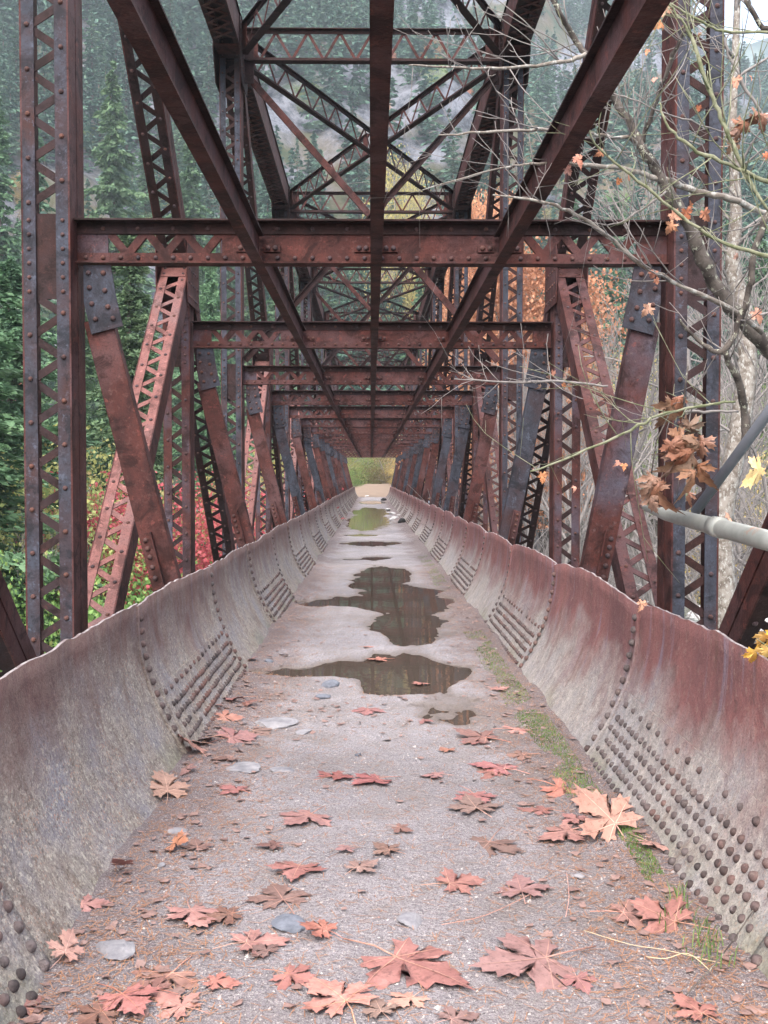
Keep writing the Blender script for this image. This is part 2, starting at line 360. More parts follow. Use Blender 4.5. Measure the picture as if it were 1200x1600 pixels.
# ------------------------------------------------------------------ terrain
FIRSTP, BAY = 7.12, 4.56
ENDY = FIRSTP + 15 * BAY      # the last portal
def ridge_tan(az):
    a = np.degrees(az)
    return np.interp(a, [-40, -25, -12, 0, 9, 11, 14, 17, 20, 25, 40], [.62, .60, .60, .56, .50, .452, .46, .43, .36, .30, .26])
def terr(x, y):
    x = np.asarray(x, float); y = np.asarray(y, float)
    r = np.hypot(x, y); az = np.arctan2(x, y)
    wob = (fbm(x * .05 + 9, y * .05, 3, 3) - .5) * 14
    far = sst(60, 75, y + wob * .35 * sst(4, 20, np.abs(x)) + np.where(x > 0, -.25 * x, 0))
    bed = -7.0 + .5 * (fbm(x * .3, y * .3, 3, 5) - .5)
    left = sst(-14, -34, x + wob * .5) * sst(6, 30, y) * 3.2
    h = bed + left * (1 - far)
    h = h * (1 - far) + far * (-.25 + (fbm(x * .12, y * .12, 3, 8) - .5) * 1.2 * sst(3, 9, np.abs(x)) + sst(3.0, 14, np.abs(x)) * 1.2)
    h = np.where((np.abs(x) < 3.2) & (y > 74.5), np.maximum(h, -.25), h)
    h = h + sst(84, 100, y) * .8
    s = np.clip((r - 116) / (470 - 116), 0, 1.0)
    mt = ridge_tan(az) * 470 * s ** 1.12 * (y > 0) + (fbm(x * .018, y * .018, 5, 12) - .5) * 60 * sst(0, .4, s) + (fbm(x * .08, y * .08, 3, 13) - .5) * 12 * sst(0, .2, s)
    mt = np.where(r > 470, mt - (r - 470) * .35, mt)
    side = sst(60, 160, np.abs(x)) * (y < 110) * sst(-60, 60, y) * 20
    return h + np.maximum(mt, 0) * sst(95, 112, r) + side * 0
gx = np.concatenate([-np.geomspace(700, 60, 70)[:-1], np.linspace(-60, 60, 151), np.geomspace(60, 700, 70)[1:]])
gy = np.concatenate([np.linspace(-120, -12, 14)[:-1], np.linspace(-12, 120, 170), np.geomspace(120, 760, 110)[1:]])
X, Y = np.meshgrid(gx, gy); Z = terr(X, Y)
nx, ny = len(gx), len(gy)
idx = np.arange(nx * ny).reshape(ny, nx)
F = np.stack([idx[:-1, :-1], idx[:-1, 1:], idx[1:, 1:], idx[1:, :-1]], -1).reshape(-1, 4)
me = np_mesh('ground', np.stack([X, Y, Z], -1), F, [M['terrain']], None, True)
tag(link('ground', me), kind='structure')
mb = MB(); mb.add([(-500, -110, -6.75), (500, -110, -6.75), (500, 95, -6.75), (-500, 95, -6.75)], [(0, 1, 2, 3)])
tag(mb.build('river', M['river']), kind='structure')
# hazy blue mountain far down the valley
a = np.radians(np.linspace(9, 42, 60)); rr = np.linspace(900, 1500, 16)
A, RR = np.meshgrid(a, rr); t = (RR - 900) / 600
tn = np.interp(np.degrees(A), [9, 14, 18, 20.5, 24, 42], [.34, .385, .43, .40, .43, .36])
Zm = tn * RR * t ** .8 + (fbm(A * 30, t * 4, 4, 31) - .5) * 70 * t - 10
nx2, ny2 = len(a), len(rr); idx = np.arange(nx2 * ny2).reshape(ny2, nx2)
F = np.stack([idx[:-1, :-1], idx[:-1, 1:], idx[1:, 1:], idx[1:, :-1]], -1).reshape(-1, 4)
m = MT('far_forest_slope', 1, 0); m.col(m.mix(m.ramp(m.noise(.02, 6, .7), [(.4, 0), (.6, 1)]), (.03, .05, .05), (.09, .12, .11)))
tag(link('far_mountain', np_mesh('far_mountain', np.stack([RR * np.sin(A), RR * np.cos(A), Zm], -1), F, [m.m], None, True)), kind='structure')
# ------------------------------------------------------------------ the steel truss bridge
BX = -.025
bridge = empty('steel_truss_bridge', (BX, 0, 0))
tag(bridge, 'rusty riveted steel truss bridge with laced columns and overhead cross beams', 'bridge')
def laced(p0, p1, W, D, mats, name, lname, pitch=.147, battens=((0, .3), (-.3, 0)), parent=None, extra=(), bw=.052, lmat=None, seam=True):
    """built-up member: two channels joined by zigzag lacing on its near face. returns (object, lacing)"""
    p0 = Vector(p0); p1 = Vector(p1); a = (p1 - p0); L = a.length; a.normalize()
    x = Vector((1, 0, 0)); n = a.cross(x)
    if n.y > 0 or (abs(n.y) < 1e-6 and n.z > 0): n = -n
    n.normalize()
    mb = MB(); mid = (p0 + p1) / 2; fl = .082
    for s in (-1, 1):
        xo = s * (W / 2 - .006)
        if seam:
            for q in (-1, 1):
                mb.obox(mid + x * xo + n * q * (D / 4 + .004), a * (L / 2), x * .006, n * (D / 4 - .004), 1)
            mb.obox(mid + x * (xo - s * .014), a * (L / 2), x * .005, n * .06, 1)
        else:
            mb.obox(mid + x * xo, a * (L / 2), x * .006, n * (D / 2), 1)
        mb.obox(mid + x * (s * (W / 2 - .0125 - fl / 2)) + n * (D / 2 - .005), a * (L / 2 - .002), x * (fl / 2), n * .005, 0)
    o = mb.build(name, mats, parent)
    lb = MB(); nf = n * (D / 2 + .0005); nl = n * (D / 2 - .021)
    skip = []; inset = tuple(extra)
    for b0, b1 in tuple(battens) + tuple(extra):
        b0 = b0 if b0 >= 0 and not (b0 == 0 and b1 == 0) else L + b0
        b1 = L + b1 if b1 <= 0 else b1
        ins = (b0, b1) in inset
        lb.obox(p0 + a * (b0 + b1) / 2 + (nl if ins else nf + n * .005), a * ((b1 - b0) / 2), x * (W / 2 - .02), n * .0045, 0)
        k = max(2, int((b1 - b0) / .085))
        for i in range(k):
            for s in (-1, 1):
                lb.dome(p0 + a * (b0 + (b1 - b0) * (i + .5) / k) + nf + n * (.0 if ins else .0095) + x * s * (W / 2 - .05), n, .0155, .013, 1, 6)
        skip.append((b0, b1))
    t = .02; s = 1; i = 0; xe = W / 2 - .05
    while t + pitch < L - .02:
        if not any(b0 - pitch * .6 < t < b1 - pitch * .4 for b0, b1 in skip):
            off = .0035 * (i % 2)
            lb.bar(p0 + a * t + x * s * xe + nl + n * off, p0 + a * (t + pitch) - x * s * xe + nl + n * off, x, bw, .009, 0)
            lb.dome(p0 + a * (t + .01) + x * s * (xe + .0) + nf, n, .018, .014, 1, 7)
        t += pitch; s = -s; i += 1
    l = lb.build(lname, [lmat or M['brown'], M['rivet']], o)
    return o, l
def put(o, Y, parent=bridge):
    c = copy_tree(o); c.parent = parent; c.location = (0, Y, 0); return c
ZT, ZB, ZM = 8.23, -.70, 3.80
CX = 2.195
sides = (-1, 1)
def place_all(proto, Ys):
    """the prototype takes the first place, copies the rest"""
    for i, yy in enumerate(Ys):
        if i == 0: proto.location = (0, yy, 0)
        else: put(proto, yy)
mainY = [FIRSTP + 2 * BAY * k for k in range(0, 7)]     # 7 .. 63.6
subY = [FIRSTP + BAY * (2 * k + 1) for k in range(0, 7)]
for s in sides:
    lm = M['brown']
    o, l = laced((s * CX, 0, ZB), (s * CX, 0, ZT), .325, .34, [M['blue'] if s < 0 else M['blue'], M['red']], 'main_column', 'lacing',
                 parent=bridge, extra=((3.36, 3.93),), lmat=lm)
    place_all(o, mainY)
    o, l = laced((s * CX, 0, ZB), (s * CX, 0, ZM + .15), .30, .28, [M['redblue'], M['red']], 'sub_column', 'lacing',
                 parent=bridge, extra=((3.4, 4.0),), lmat=M['brown'], pitch=.15)
    place_all(o, subY)
    # near half: main diagonals fall away from the camera; the far half mirrors them
    f1, _ = laced((s * CX, -BAY, ZT), (s * CX, 0, ZM), .30, .24, [M['brown'], M['red']], 'upper_diagonal', 'lacing', parent=bridge, pitch=.16)
    f2, _ = laced((s * CX, 0, ZM), (s * CX, BAY, ZB), .305, .24, [M['brown'], M['red']], 'lower_diagonal', 'lacing', parent=bridge, pitch=.16)
    f3, _ = laced((s * CX, 0, ZM), (s * CX, -BAY, ZB), .31, .22, [M['paleRed'] if s < 0 else M['red'], M['red']], 'sub_diagonal', 'lacing', parent=bridge, pitch=.165, lmat=M['paleRed'] if s < 0 else M['red'], seam=False)
    near = [FIRSTP - BAY] + subY[:4]
    place_all(f1, near); place_all(f2, near); place_all(f3, subY[:4])
    g1, _ = laced((s * CX, BAY, ZT), (s * CX, 0, ZM), .30, .24, [M['brown'], M['red']], 'upper_diagonal', 'lacing', parent=bridge, pitch=.16)
    g2, _ = laced((s * CX, 0, ZM), (s * CX, -BAY, ZB), .305, .24, [M['brown'], M['red']], 'lower_diagonal', 'lacing', parent=bridge, pitch=.16)
    g3, _ = laced((s * CX, 0, ZM), (s * CX, BAY, ZB), .31, .22, [M['paleRed'] if s < 0 else M['red'], M['red']], 'sub_diagonal', 'lacing', parent=bridge, pitch=.165, lmat=M['paleRed'] if s < 0 else M['red'], seam=False)
    place_all(g1, subY[4:6]); place_all(g2, subY[4:6]); place_all(g3, subY[4:6])
    o, _ = laced((s * CX, mainY[-1], ZT), (s * CX, mainY[-1] + 2 * BAY, ZB), .36, .34, [M['brown'], M['red']], 'end_post', 'lacing', parent=bridge, pitch=.2)
    # mid-joint gusset plates
    mb = MB()
    for q in (-1, 1):
        xx = s * CX + q * .166
        mb.add([(xx, -.36, ZM - .42), (xx, .36, ZM - .42), (xx, .34, ZM + .3), (xx, .12, ZM + .42), (xx, -.28, ZM + .42), (xx, -.4, ZM + .1),
                (xx + .01 * q, -.36, ZM - .42), (xx + .01 * q, .36, ZM - .42), (xx + .01 * q, .34, ZM + .3), (xx + .01 * q, .12, ZM + .42), (xx + .01 * q, -.28, ZM + .42), (xx + .01 * q, -.4, ZM + .1)],
               [(0, 1, 2, 3, 4, 5), (11, 10, 9, 8, 7, 6)] + [(i, i + 6, (i + 1) % 6 + 6, (i + 1) % 6) for i in range(6)], 0)
        for i in range(5):
            for j in range(5):
                mb.dome((xx + .01 * q, -.28 + i * .13, ZM - .34 + j * .15), (q, 0, 0), .016, .013, 1, 6)
    o = mb.build('gusset_plate', [M['red'], M['rivet']], bridge); place_all(o, subY)
    # top chord, one piece per panel, with open X lacing underneath
    mb = MB(); Lp = 2 * BAY
    for q in (-1, 1):
        mb.box(s * CX + q * .185 - .007, s * CX + q * .185 + .007, 0, Lp, ZT - .22, ZT + .22, 1)
        mb.box(s * CX + q * .145 - .032, s * CX + q * .145 + .032, .002, Lp - .002, ZT - .232, ZT - .222, 0)
    mb.box(s * CX - .215, s * CX + .215, 0.001, Lp - .001, ZT + .222, ZT + .236, 0)
    o = mb.build('top_chord', [M['brown'], M['red']], bridge)
    lb = MB(); k = int(Lp / .26)
    for i in range(k):
        y0 = i * Lp / k + .02; y1 = (i + 1) * Lp / k + .02
        if 1.3 < i < k - 3:
            lb.bar((s * CX - .15, y0, ZT - .238), (s * CX + .15, y1, ZT - .238), (1, 0, 0), .05, .008, 0)
            lb.bar((s * CX + .15, y0, ZT - .248), (s * CX - .15, y1, ZT - .248), (1, 0, 0), .05, .008, 0)
    for yy in (.0, Lp - .62):
        lb.box(s * CX - .18, s * CX + .18, yy + .06, yy + .56, ZT - .243, ZT - .234, 0)
    lb.build('lacing', [M['red']], o)
    place_all(o, mainY[:-1])
    # joint gussets at the top chord: deep riveted plates on both faces
    mb = MB()
    for q in (-1, 1):
        xx = s * CX + q * .196
        prof = [(-.55, .2), (.55, .2), (.55, -.3), (.3, -.72), (-.3, -.72), (-.55, -.3)]
        mb.add([(xx, a_, ZT + b_) for a_, b_ in prof] + [(xx + q * .012, a_, ZT + b_) for a_, b_ in prof],
               [(0, 1, 2, 3, 4, 5), (11, 10, 9, 8, 7, 6)] + [(i, i + 6, (i + 1) % 6 + 6, (i + 1) % 6) for i in range(6)], 0)
        for i in range(9):
            for j in range(6):
                a_, b_ = -.48 + i * .12, .14 - j * .13
                if b_ < -.3 and abs(a_) > .4: continue
                mb.dome((xx + q * .012, a_, ZT + b_), (q, 0, 0), .017, .014, 1, 6)
    # bracket plates that close the joint on the roadway side
    mb.box(s * (CX - .19) - (.16 if s > 0 else 0), s * (CX - .19) + (0 if s > 0 else .16), -.008, .008, ZT - .62, ZT + .12, 0)
    o = mb.build('joint_gusset', [M['brown'], M['rivet']], bridge); place_all(o, mainY[1:])
    # bottom chord
    mb = MB()
    for q in (-1, 1):
        mb.box(s * CX + q * .20 - .01, s * CX + q * .20 + .01, -2.5, 75.5, ZB - .25, ZB + .12, 0)
        mb.box(s * CX + q * .165 - .025, s * CX + q * .165 + .025, -2.5, 75.5, ZB + .122, ZB + .134, 0)
    mb.build('bottom_chord', [M['brown']], bridge)
# cross beams over the walkway
def cross_beam():
    mb = MB(); z0, z1 = 2.925, 3.215; H = 2.03
    mb.box(-H, H, -.105, .105, z1 - .012, z1, 1)                # top flange
    for q in (-1, 1):
        mb.box(-H + .003, H - .003, q * .014 - .006, q * .014 + .006, z1 - .085, z1 - .0125, 1)
        mb.box(-H + .003, H - .003, q * .014 - .006, q * .014 + .006, z0 + .0125, z0 + .075, 0)
    mb.box(-H, H, -.062, .062, z0, z0 + .012, 0)               # bottom flange
    zc0, zc1 = z0 + .02, z1 - .02
    mb.box(-1.04, 1.04, -.0075, .0075, zc0, zc1, 0)
    for s in (-1, 1):
        mb.box(min(s * H, s * 1.82), max(s * H, s * 1.82), -.0075, .0075, zc0, zc1, 2)
    n = 34
    for i in range(n):
        xx = -H + .06 + (2 * H - .12) * i / (n - 1)
        mb.dome((xx, -.020, z0 + .042), (0, -1, 0), .0165, .015, 3, 7)
        if i % 2: mb.dome((xx, -.020, z1 - .05), (0, -1, 0), .0165, .012, 3, 6)
    o = mb.build('cross_beam', [M['red'], M['brown'], M['redblue'], M['rivet']], bridge)
    for s in (-1, 1):
        lb = MB()
        x0 = 1.04; k = 6; st = (1.82 - x0) / k
        for i in range(k):
            za, zb = (zc0 + .045, zc1 - .045) if i % 2 else (zc1 - .045, zc0 + .045)
            off = .0205 + .003 * (i % 2)
            lb.bar((s * (x0 + i * st), off, za), (s * (x0 + (i + 1) * st), off, zb), (1, 0, 0), .055, .008, 0)
            lb.bar((s * (x0 + i * st), -.0005, za), (s * (x0 + (i + 1) * st), -.0005, zb), (1, 0, 0), .055, .009, 0)
        lb.build('lattice_web', [M['red']], o)
    for xc in (-.79, .02, .87):
        for s in (-1, 1):
            cb = MB()
            cb.box(xc + s * .095 - .055, xc + s * .095 + .055, -.030, -.0085, z0 + .083, z0 + .135, 0)
            for d in (.068, .118): cb.dome((xc + s * d, -.030, z0 + .109), (0, -1, 0), .019, .017, 1, 7)
            cb.build('connection_angle', [M['red'], M['rivet']], o)
    return o
allY = [FIRSTP + BAY * k for k in range(-1, 16)]
place_all(cross_beam(), allY)
# stringers overhead, one piece per bay
for xc, wd in ((-.79, .075), (.02, .075), (.87, .078)):
    mb = MB(); y0, y1 = .022, BAY - .034; z0, z1 = 2.93, 3.12
    mb.box(xc - wd / 2, xc + wd / 2, y0, y1, z0 - .004, z0 + .008, 0)
    mb.box(xc - .006, xc + .006, y0 + .001, y1 - .001, z0 + .008, z1 - .009, 0)
    mb.box(xc - .04, xc + .04, y0, y1, z1 - .009, z1, 1)
    o = mb.build('stringer', [M['red'], M['brown']], bridge)
    place_all(o, allY[:-1])
# raking knee braces from the beam ends down to the pipe
def knee(s, mat):
    mb = MB(); th = .10
    P = [Vector((s * 1.90, 0, 2.55)), Vector((s * 1.84, 0, 2.38)), Vector((s * (1.51 if s > 0 else 1.41), 0, .58))]
    mb.bar(P[0], P[2], (1, 0, 0), .185, .012, 0)
    a = (P[2] - P[0]).normalized(); t = Vector((0, 1, 0)).cross(a).normalized(); L = (P[2] - P[0]).length; mid = (P[0] + P[2]) / 2
    for q in (-1, 1):
        mb.obox(mid + t * q * .0925 + Vector((0, .05, 0)), a * (L / 2 - .002), t * .005, Vector((0, .05, 0)), 0)
    o = mb.build('knee_brace', [mat, M['rivet']], bridge)
    g = MB()
    A = [(-1.985, 2.915), (-1.80, 2.915), (-1.765, 2.70), (-1.72, 2.50), (-1.935, 2.445), (-1.985, 2.66)]
    A = [(-(x) * s, z) for x, z in A] if True else A
    n = len(A)
    fr = [(x, -.030, z) for x, z in A]; bk = [(x, -.012, z) for x, z in A]
    f0 = list(range(n)); f1 = [i + n for i in reversed(range(n))]
    fs = [tuple(f0), tuple(f1)] + [((i + 1) % n, i, i + n, (i + 1) % n + n) for i in range(n)]
    if s > 0: fs = [tuple(reversed(f)) for f in fs]
    g.add(fr + bk, fs, 0)
    for (x, z) in ((-1.95, 2.86), (-1.85, 2.86), (-1.945, 2.76), (-1.84, 2.74), (-1.93, 2.65), (-1.82, 2.63), (-1.905, 2.545), (-1.785, 2.55)):
        g.dome((-x * s, -.030, z), (0, -1, 0), .019, .016, 1, 8)
    g.build('gusset_plate', [M['blue'], M['rivet']], o)
    b = MB(); p0 = P[2] - a * .52; p1 = P[2] - a * .12
    b.bar(p0 + t * s * -.045 + Vector((0, -.011, 0)), p1 + t * s * -.045 + Vector((0, -.011, 0)), (1, 0, 0), .09, .012, 0)
    b.obox((p0 + p1) / 2 - t * s * .004 + Vector((0, -.03, 0)), (p1 - p0) / 2, t * .004, Vector((0, .03, 0)), 0)
    for q in (.12, .27, .42, .6, .8):
        b.dome(p0.lerp(p1, q) - t * s * .055 + Vector((0, -.017, 0)), (0, -1, 0), .019, .017, 1, 8)
    b.build('foot_bracket', [M['red'], M['rivet']], o)
    return o
tint = {-1: 'rrrbrbrrbrrrbrrr', 1: 'mbrbbrrbrbrrbrrb'}
for s in sides:
    protos = {}
    for i in range(16):
        c = tint[s][i]
        if c not in protos:
            protos[c] = knee(s, {'r': M['red'], 'b': M['blue'], 'm': M['redblue']}[c]); protos[c].location = (0, allY[i + 1], 0)
        else: put(protos[c], allY[i + 1])
# top struts, laterals and sway bars between the trusses
def lattice_truss(p0, p1, n, name, mats, y_fl=.15, dz=.49, yo=0, batten=True):
    p0 = Vector(p0); p1 = Vector(p1); a = p1 - p0; L = a.length; a.normalize()
    up = Vector((0, 0, 1)); sd = a.cross(up).normalized(); mid = (p0 + p1) / 2 + sd * yo
    mb = MB()
    for z in (0, dz):
        mb.obox(mid + up * z, a * (L / 2), sd * (y_fl / 2), up * .006, 0)
        mb.obox(mid + up * (z + (.033 if z == 0 else -.033)), a * (L / 2 - .002), sd * .011, up * .027, 0)
    o = mb.build(name, mats, bridge)
    lb = MB()
    for i in range(n):
        t0, t1 = L * i / n, L * (i + 1) / n
        za, zb = (.03, dz - .03) if i % 2 else (dz - .03, .03)
        q = .014 + .002 * (i % 2)
        lb.bar(p0 + a * t0 + up * za + sd * (yo - q), p0 + a * t1 + up * zb + sd * (yo - q), up, .042, .008, 0)
    for t0 in (0, L - .22):
        lb.obox(p0 + a * (t0 + .11) + up * dz / 2 + sd * (yo - .022), a * .11, sd * .005, up * (dz / 2 - .01), 0)
    lb.build('lacing', [M['red']], o)
    return o
o = lattice_truss((-2.0, 0, 7.95), (2.0, 0, 7.95), 16, 'top_strut', [M['brown']]); place_all(o, mainY[1:])
Lp = 2 * BAY
# crossing laterals: one runs through, the other is two pieces that butt against it
o = lattice_truss((-1.97, .25, 7.96), (1.97, Lp - .25, 7.96), 30, 'top_lateral', [M['brown']], .12, .44); place_all(o, mainY[:-1])
for (pa, pb) in (((1.97, .25, 7.965), (.06, Lp / 2 - .12, 7.965)), ((-.06, Lp / 2 + .12, 7.965), (-1.97, Lp - .25, 7.965))):
    o = lattice_truss(pa, pb, 14, 'top_lateral', [M['brown']], .12, .43); place_all(o, mainY[:-1])
for s in sides:
    mb = MB(); p0 = Vector((s * 1.98, -.03 * s, 7.78)); p1 = Vector((-s * 2.0, -.03 * s, 3.30))
    mb.bar(p0, p1, (1, 0, 0), .10, .012, 0)
    a = (p1 - p0).normalized(); t = Vector((0, 1, 0)).cross(a).normalized()
    mb.obox((p0 + p1) / 2 + t * .044 + Vector((0, -.03 * s - (.0 if s > 0 else .0), 0)), a * ((p1 - p0).length / 2 - .003), t * .006, Vector((0, .024, 0)), 0)
    o = mb.build('sway_bar', [M['brown'] if s > 0 else M['red']], bridge); place_all(o, mainY[1:])  # darker and lighter bar: shaded and lit faces put into the colour
# floor beams under the pipe
mb = MB(); mb.box(-2.0, 2.0, -.12, .12, -1.16, -1.145, 0); mb.box(-2.0, 2.0, -.12, .12, -.62, -.605, 0); mb.box(-2.0, 2.0, -.008, .008, -1.145, -.62, 0)
o = mb.build('floor_beam', [M['brown']], bridge); place_all(o, allY)
# ------------------------------------------------------------------ cut-open riveted pipe that makes the walkway trough
trough = empty('pipe_trough', (.05, 0, 0))
tag(trough, 'cut open riveted steel pipe forming curved side walls of the walkway', 'pipe trough')
PR, PZ, RL = 1.30, .80, 2.36
def rim(side, y, k):
    y = np.asarray(y, float); t = np.clip((y - (5.3 + RL * k)) / RL, 0, 1)
    if side < 0:
        d = .012 * (fbm(y * 1.3, y * 0 + 3, 4, 41) - .5) * 4 + (vnoise([k * 3.3], [1.0], 44)[0] - .5) * .02
        b = .002 + .022 * vnoise([k * 1.7 + .5], [2.2], 46)[0]
    else:
        d = .012 * (fbm(y * 1.3, y * 0 + 7, 4, 42) - .5) * 4
        b = {0: .065, -1: .03, 1: .05, 2: .045}.get(k, .02 + .045 * vnoise([k * 1.7 + .2], [5.2], 45)[0])
    return PZ + d + b * np.sin(np.pi * t) ** .8 + .016 * (fbm(y * 11, y * 0, 4, 43) - .5)
def ring(k, proto):
    y0, y1 = 5.3 + RL * k, 5.3 + RL * (k + 1)
    inner = k % 2 == 0
    if inner: y0 -= .05; y1 += .05
    r = PR - (.010 if inner else 0)
    n = 60 if k < 4 else (26 if k < 12 else 10); na = 56 if k < 5 else 36
    ys = np.linspace(y0, y1, n + 1)
    zl = rim(-1, ys, k); zr = rim(1, ys, k)
    tl = np.pi / 2 + (zl - PZ) / PR; tr = np.pi / 2 + (zr - PZ) / PR
    u = np.linspace(0, 1, na + 1)
    TH = -tl[:, None] + u[None, :] * (tl + tr)[:, None]
    # small dents and flutter of the old plate
    dent = (fbm(TH * 3 + 5, ys[:, None] * 1.4 + 0 * TH, 4, 51) - .5) * .045 * np.abs(np.sin(TH)) ** 2
    rr = r + dent
    Yg = np.repeat(ys[:, None], na + 1, 1)
    V1 = np.stack([rr * np.sin(TH), Yg, PZ - rr * np.cos(TH)], -1).reshape(-1, 3)
    r2 = rr + .012
    V2 = np.stack([r2 * np.sin(TH), Yg, PZ - r2 * np.cos(TH)], -1).reshape(-1, 3)
    N = len(V1); idx = np.arange(N).reshape(n + 1, na + 1)
    F1 = np.stack([idx[:-1, :-1], idx[1:, :-1], idx[1:, 1:], idx[:-1, 1:]], -1).reshape(-1, 4)
    F2 = F1[:, ::-1] + N
    e1 = np.stack([idx[:-1, 0], idx[:-1, 0] + N, idx[1:, 0] + N, idx[1:, 0]], -1)
    e2 = np.stack([idx[:-1, -1], idx[1:, -1], idx[1:, -1] + N, idx[:-1, -1] + N], -1)
    e3 = np.stack([idx[0, :-1], idx[0, 1:], idx[0, 1:] + N, idx[0, :-1] + N], -1)
    e4 = np.stack([idx[-1, :-1], idx[-1, :-1] + N, idx[-1, 1:] + N, idx[-1, 1:]], -1)
    F = np.concatenate([F1, F2, e1, e2, e3, e4]); mi = np.concatenate([np.zeros(len(F1) + len(F2)), np.ones(len(e1) + len(e2)), np.zeros(len(e3) + len(e4))])
    me = np_mesh('ring_plate', np.concatenate([V1, V2]), F, [M['trough'], M['cut']], mi)
    sm = np.zeros(len(F), bool); sm[:len(F1) + len(F2)] = True; me.polygons.foreach_set('use_smooth', sm)
    o = link('ring_plate', me, trough)
    return o
def arcpt(th, r, y): return Vector((r * math.sin(th), y, PZ - r * math.cos(th))), Vector((-math.sin(th), 0, math.cos(th)))
def merge(me, me2):
    import bmesh
    bm = bmesh.new(); bm.from_mesh(me); bm.from_mesh(me2); bm.to_mesh(me); bm.free(); me.update()
def rivet_proto(kind):
    """kind 0: inner ring (seam rivets at both ends, patch on the left), 1: outer ring (patch on the right)"""
    mb = MB(); pb = MB()
    if kind == 0:
        for s in (-1, 1):
            th = R(51)
            while th < R(88.5):
                for y in (0, RL):
                    jy = rnd.uniform(-.006, .006)
                    p, nn = arcpt(s * th, PR - .010, y + jy); mb.dome(p, nn, .0195, .020, 2, 8)
                th += .068 / PR
    s = -1 if kind == 0 else 1
    r = PR - (.010 if kind == 0 else 0)
    # doubling plate
    na, ny = 10, 2; t0, t1 = R(46), R(69.5) if kind == 0 else R(70.5); ya, yb = .085, RL - .085
    for (rr0) in (r - .009,):
        vs = []; fs = []
        for i in range(na + 1):
            th = t0 + (t1 - t0) * i / na
            for y in (ya, yb): vs.append(arcpt(s * th, rr0, y)[0])
            for y in (ya, yb): vs.append(arcpt(s * th, r + .002, y)[0])
        for i in range(na):
            b = i * 4; fs += [(b, b + 4, b + 5, b + 1) if s > 0 else (b, b + 1, b + 5, b + 4)]
            fs += [(b, b + 2, b + 6, b + 4), (b + 1, b + 5, b + 7, b + 3)]
        b = na * 4; fs.append((b, b + 1, b + 3, b + 2))
        pb.add(vs, fs, 0)
    rows = 7
    for j in range(rows):
        th = R(50.5) + j * R(2.75)
        if j == rows - 1: th += R(.9)
        step = .072 if j < rows - 1 else .145
        y = ya + .05 + (.037 if j % 2 else 0)
        while y < yb - .03:
            p, nn = arcpt(s * (th + rnd.uniform(-.002, .002)), r - .009, y + rnd.uniform(-.007, .007)); q_ = rnd.uniform(.82, 1.08)
            if rnd.random() > .025: pb.dome(p, nn, .0175 * q_, .019 * q_ * rnd.uniform(.7, 1.1), 1, 8)
            y += step
    return (mb.mesh('rivets', [M['trough'], M['cut'], M['boltgrey']]) if kind == 0 else None), pb.mesh('doubling_plate', [M['trough'], M['boltgrey']])
rp = [rivet_proto(0), rivet_proto(1)]
for k in range(-3, 30):
    o = ring(k, None); kd = k % 2
    o.data.materials.append(M['boltgrey'])
    if kd == 0:
        t_ = rp[0][0].copy(); t_.transform(Matrix.Translation((0, 5.3 + RL * k, 0))); merge(o.data, t_)
    link('doubling_plate', rp[kd][1], o, (0, 5.3 + RL * k, 0))
# ------------------------------------------------------------------ gravel path with puddles
PUD = [(.25, 7.75, .42, .75), (-.35, 7.75, .6, .22), (.02, 7.9, .5, .3), (.30, 10.3, .38, 1.1), (.32, 12.1, .52, 1.3), (-.45, 12.0, .6, .42), (.0, 12.2, .5, .6), (.45, 13.3, .38, .8),
       (.18, 15.6, .42, 1.3), (-.02, 14.4, .3, .9), (.02, 18.7, .26, .5), (-.3, 18.4, .3, .25), (-.05, 23.0, .55, .9), (-.3, 26.2, .5, .5), (-.12, 36, .72, 7), (-.05, 44, .8, 6), (-.25, 31.5, .6, 2.5), (0, 60, .8, 4)]
def gh(x, y):
    x = np.asarray(x, float); y = np.asarray(y, float)
    h = .012 * (fbm(x * 1.4, y * 1.0, 4, 61) - .5) * 2 + .010 * (fbm(x * 7, y * 7, 4, 62) - .5) * 2
    e = sst(.7, 1.05, np.abs(x - .05)); h = h + e * (.05 * (fbm(x * 3, y * 2.2, 3, 63)) + .005)
    h = np.maximum(h, -.006 + h * .2)
    S = np.full(np.broadcast(x, y).shape, -9.0)
    for cx, cy, rx, ry in PUD:
        S = np.maximum(S, 1 - np.sqrt(((x - cx) / rx) ** 2 + ((y - cy) / ry) ** 2))
    S = S + (fbm(x * 3.2, y * 1.8, 5, 64) - .5) * 1.15
    wet = 1 - np.sqrt(((x - .45) / .24) ** 2 + ((y - 6.5) / .45) ** 2) + (fbm(x * 6, y * 4, 4, 67) - .5) * 1.4
    h = h - .016 * sst(-.1, .4, wet)
    return h * (1 - sst(-.1, .1, S) * .9) - .040 * sst(-.35, .30, S) + .009 * (fbm(x * 11, y * 11, 3, 66) - .5) * sst(-.5, -.1, S)
xs = np.linspace(-1.12, 1.22, 96)
ys = np.concatenate([np.arange(-1.6, 9, .03), np.arange(9, 20, .06), np.arange(20, 45, .15), np.arange(45, 76.4, .4)])
X, Y = np.meshgrid(xs, ys); Z = gh(X, Y)
nx, ny = len(xs), len(ys); idx = np.arange(nx * ny).reshape(ny, nx)
F = np.stack([idx[:-1, :-1], idx[:-1, 1:], idx[1:, 1:], idx[1:, :-1]], -1).reshape(-1, 4)
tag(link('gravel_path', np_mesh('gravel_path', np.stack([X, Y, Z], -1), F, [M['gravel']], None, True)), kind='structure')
mb = MB(); mb.add([(-.98, 5, -.021), (1.0, 5, -.021), (1.0, 70, -.021), (-.98, 70, -.021)], [(0, 1, 2, 3)])
tag(mb.build('puddle_water', M['water']), kind='structure')
